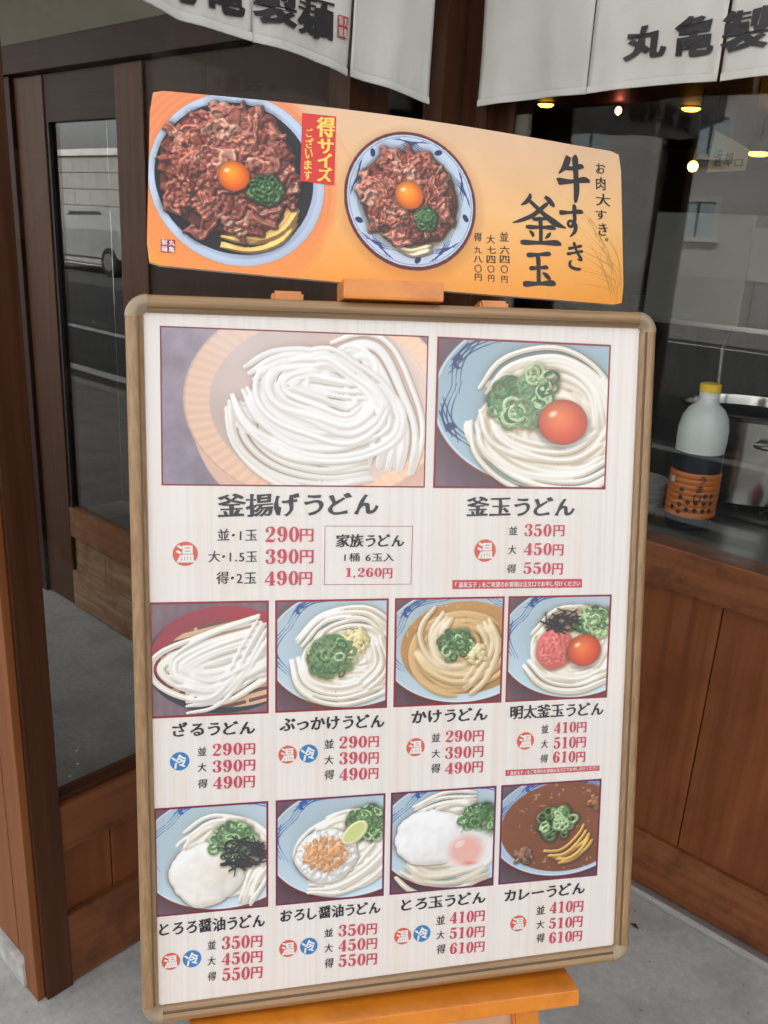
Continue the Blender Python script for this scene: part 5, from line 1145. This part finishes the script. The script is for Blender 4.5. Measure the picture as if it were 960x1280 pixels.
# pot and stove
sv = thing('gas_stove', 'low steel gas stove under the stock pot', 'stove', W(.72, -.5, 0))
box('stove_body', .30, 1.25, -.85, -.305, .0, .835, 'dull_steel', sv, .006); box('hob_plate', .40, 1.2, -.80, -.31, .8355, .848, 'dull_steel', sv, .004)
for a_ in np.arange(6): box('grate_bar', .42 + .06 * a_, .430 + .06 * a_, -.62, -.33, .8485, .862, 'black_iron', sv, .002)
noisy('pot_steel', (.42, .41, .38), (.52, .51, .48), (2, 2, 30), rough=.14, rough2=.2, bump=.01, metal=1)
pc = W(.555, -.47, .8625); pt = thing('stock_pot', 'wide polished steel stock pot with a rolled rim, behind the sauce bottle', 'pot', pc)
lathe('pot_body', [(0, 0), (.150, 0), (.160, .008), (.160, .200), (.172, .206), (.174, .212), (.170, .217), (.160, .214), (.1575, .205), (.1575, .012), (0, .012)], pc, 'pot_steel', pt, 56)
lathe('stock', [(0, .19), (.1565, .19)], pc, 'dull_steel', pt, 40)
tube('handle', [pc + Vector((.160 * math.cos(-1.1), .160 * math.sin(-1.1), .15)), pc + Vector((.200 * math.cos(-1.05), .200 * math.sin(-1.05), .155)), pc + Vector((.200 * math.cos(-.75), .200 * math.sin(-.75), .155)), pc + Vector((.160 * math.cos(-.7), .160 * math.sin(-.7), .15))], .006, 'steel', pt)
hd = thing('range_hood', 'grey-green steel range hood hanging above the stove', 'range hood', W(.4, -.9, 1.25))
box('hood_body', .165, .432, -1.15, -.60, 1.243, 1.520, 'hood_steel', hd, .006); box('hood_panel', .4345, 1.6, -1.15, -.585, 1.36, 1.49, 'hood_steel', hd, .006); box('hood_wing', .4345, 1.6, -1.15, -.65, 1.243, 1.3595, 'dull_steel', hd, .006)
box('hood_lip', .155, 1.6, -.598, -.585, 1.236, 1.249, 'steel', hd, .002); box('hood_duct', .5, 1.0, -1.1, -.8, 1.5205, 2.05, 'dull_steel', hd, .004)
fa = thing('water_tap', 'thin bent steel water tap rising behind the stock pot', 'tap', W(.36, -.75, .86))
tube('pipe', [W(.36, -.75, .86), W(.355, -.75, 1.0), W(.345, -.75, 1.17), W(.350, -.75, 1.205), W(.365, -.745, 1.222), W(.40, -.74, 1.226), W(.43, -.735, 1.222)], .0065, 'steel', fa); tube('tap_valve', [W(.36, -.75, .93), W(.36, -.70, .93)], .010, 'steel', fa)
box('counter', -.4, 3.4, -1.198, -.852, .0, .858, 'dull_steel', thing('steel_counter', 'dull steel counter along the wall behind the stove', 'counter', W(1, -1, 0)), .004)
plain('dull_white', (.20, .20, .20), .3)
for k in range(4):
    zc = .8385 + .014 * k
    q = lathe('bowl', [(.020, 0), (.030, .002), (.060, .030), (.064, .045), (.060, .045), (.028, .006), (0, .005)], W(.445, -.150, zc), 'dull_white'); tag(q, ['lowest white bowl of the stack left of the sauce bottle', 'second white bowl up in the stack left of the sauce bottle', 'third white bowl up in the stack left of the sauce bottle', 'topmost white bowl of the stack left of the sauce bottle'][k], 'bowl', 'bowls stacked on the sill')
plain('pink_cloth', (.60, .06, .20), .8)
vs = []; fs = []
for j in range(9):
    for i in range(9): x, y = i / 8 - .5, j / 8 - .5; vs.append(W(.80 + x * .11, -.215 + y * .09, .8400 + .028 * max(0, 1 - 3.2 * (x * x + y * y)) + .004 * math.sin(9 * x + 5 * y) * (1 - 2 * abs(x)) + .004))
for j in range(8):
    for i in range(8): a = j * 9 + i; fs.append((a, a + 1, a + 10, a + 9))
q = mk('dish_cloth', vs, fs, 'pink_cloth', None, True); so_ = q.modifiers.new('thick', 'SOLIDIFY'); so_.thickness = .003; tag(q, 'crumpled pink cloth on the steel sill at the right edge', 'cloth')
# lamps: the lit discs seen through the window
for a_, b_, z_, r_, lb in ((-1.31, -2.23, 2.05, .040, 'glowing yellow ceiling downlight nearest the corner post'), (-.72, -2.57, 2.05, .046, 'glowing yellow ceiling downlight above the hanging sign')):
    l = thing('downlight', lb, 'ceiling light', W(a_, b_, z_ - .004), 'kitchen downlights'); lathe('trim_ring', [(r_ * 1.15, 0), (r_ * 1.15, -.006), (r_, -.006)], W(a_, b_, z_), 'dull_steel', l, 28); lathe('lit_disc', [(0, -.020), (r_ * .6, -.017), (r_ * .9, -.010), (r_, -.003)], W(a_, b_, z_), 'lamp_lit', l, 28)
l = thing('downlight', 'glowing yellow lamp hanging on a rod at the right edge', 'ceiling light', W(-.56, -3.07, 1.90), 'kitchen downlights'); lathe('lit_disc', [(0, -.026), (.034, -.023), (.050, -.016), (.054, -.008)], W(-.56, -3.07, 1.9), 'lamp_lit', l, 28); lathe('shade', [(.058, -.006), (.058, .0), (.03, .03), (0, .032)], W(-.56, -3.07, 1.9), 'black_iron', l, 28); tube('rod', [W(-.56, -3.07, 1.95), W(-.56, -3.07, 2.05)], .005, 'black_iron', l)
l = thing('bulb_lamp', 'small round glowing bulb hanging below the hanging sign', 'lamp', W(-.44, -2.08, 1.75), None); lathe('bulb', [(0, -.022), (.014, -.018), (.021, -.005), (.021, .006), (.012, .019), (0, .022)], W(-.44, -2.08, 1.75), 'bulb_lit', l, 20); tube('cable', [W(-.44, -2.08, 1.775), W(-.44, -2.08, 2.05)], .003, 'black_iron', l)
l = thing('signal_lamp', 'tiny red lamp between the two yellow ceiling downlights', 'lamp', W(-.95, -2.3, 1.98)); lathe('red_bulb', [(0, -.02), (.014, -.008), (.016, .006), (.008, .018), (0, .02)], W(-.95, -2.3, 2.01), 'red_lamp_lit', l, 16)
# return-counter sign
plain('sign_paper', (.80, .66, .42), .7)
sg = thing('hanging_sign', 'small slanted cream paper sign with grey lettering hanging in the kitchen', 'sign', W(.2, -.9, 1.65)); S_ = [W(.157, -.9, 1.752), W(.263, -.9, 1.700), W(.262, -.9, 1.645), W(.150, -.9, 1.640)]
sp = mk('sign_sheet', S_ + [p + Vector((0, .002, 0)) for p in S_], [(3, 2, 1, 0), (4, 5, 6, 7), (0, 1, 5, 4), (1, 2, 6, 5), (2, 3, 7, 6), (3, 0, 4, 7)], 'sign_paper', sg)
for k, ch in enumerate('返却口'):
    def fn(s, t_, k=k): return W(.166 + k * .031 + s * .024, -.898, 1.655 + (.045 - .006 * k) * t_ * (1 if k < 2 else .6)), Vector((0, 0, 0))
    place('sign_lettering', glyph(ch, .03, .02), fn, 'sign_ink', sg, 0)
tube('cord', [W(.157, -.899, 1.752), W(.157, -.899, 2.05)], .0012, 'black_iron', sg); tube('cord', [W(.263, -.899, 1.70), W(.263, -.899, 2.05)], .0012, 'black_iron', sg)
# the bottle's, floor's small litter
rs = random.Random(3)
for a_, b_, lb in ((.72, .13, 'darker leaf scrap on the floor by the wall track'), (.60, .09, 'brown twist of dry leaf by the board corner')):
    vs = [W(a_ - .010, b_, .001), W(a_, b_ - .005, .005), W(a_ + .012, b_ + .002, .002), W(a_ + .002, b_ + .006, .006)]; o = mk('leaf_scrap', vs, [(0, 1, 2, 3)], 'brown_wood_v'); so2 = o.modifiers.new('thick', 'SOLIDIFY'); so2.thickness = .0006; tag(o, lb, 'leaf scrap', 'leaf scraps on the floor')
for a_, b_, lb in ((-.705, .687, 'white paper speck on the vestibule floor farthest from the left wall'), (-.647, .714, 'middle white paper speck on the vestibule floor'), (-.610, .755, 'white paper speck on the vestibule floor nearest the left wall')):
    o = mk('paper_scrap', [W(a_, b_, .001), W(a_ + .010, b_ + .002, .004), W(a_ + .009, b_ + .009, .002), W(a_ + .001, b_ + .007, .003)], [(0, 1, 2, 3)], 'ink_white'); tag(o, lb, 'paper scrap', 'paper scraps on the floor')
bpy.context.view_layer.update()
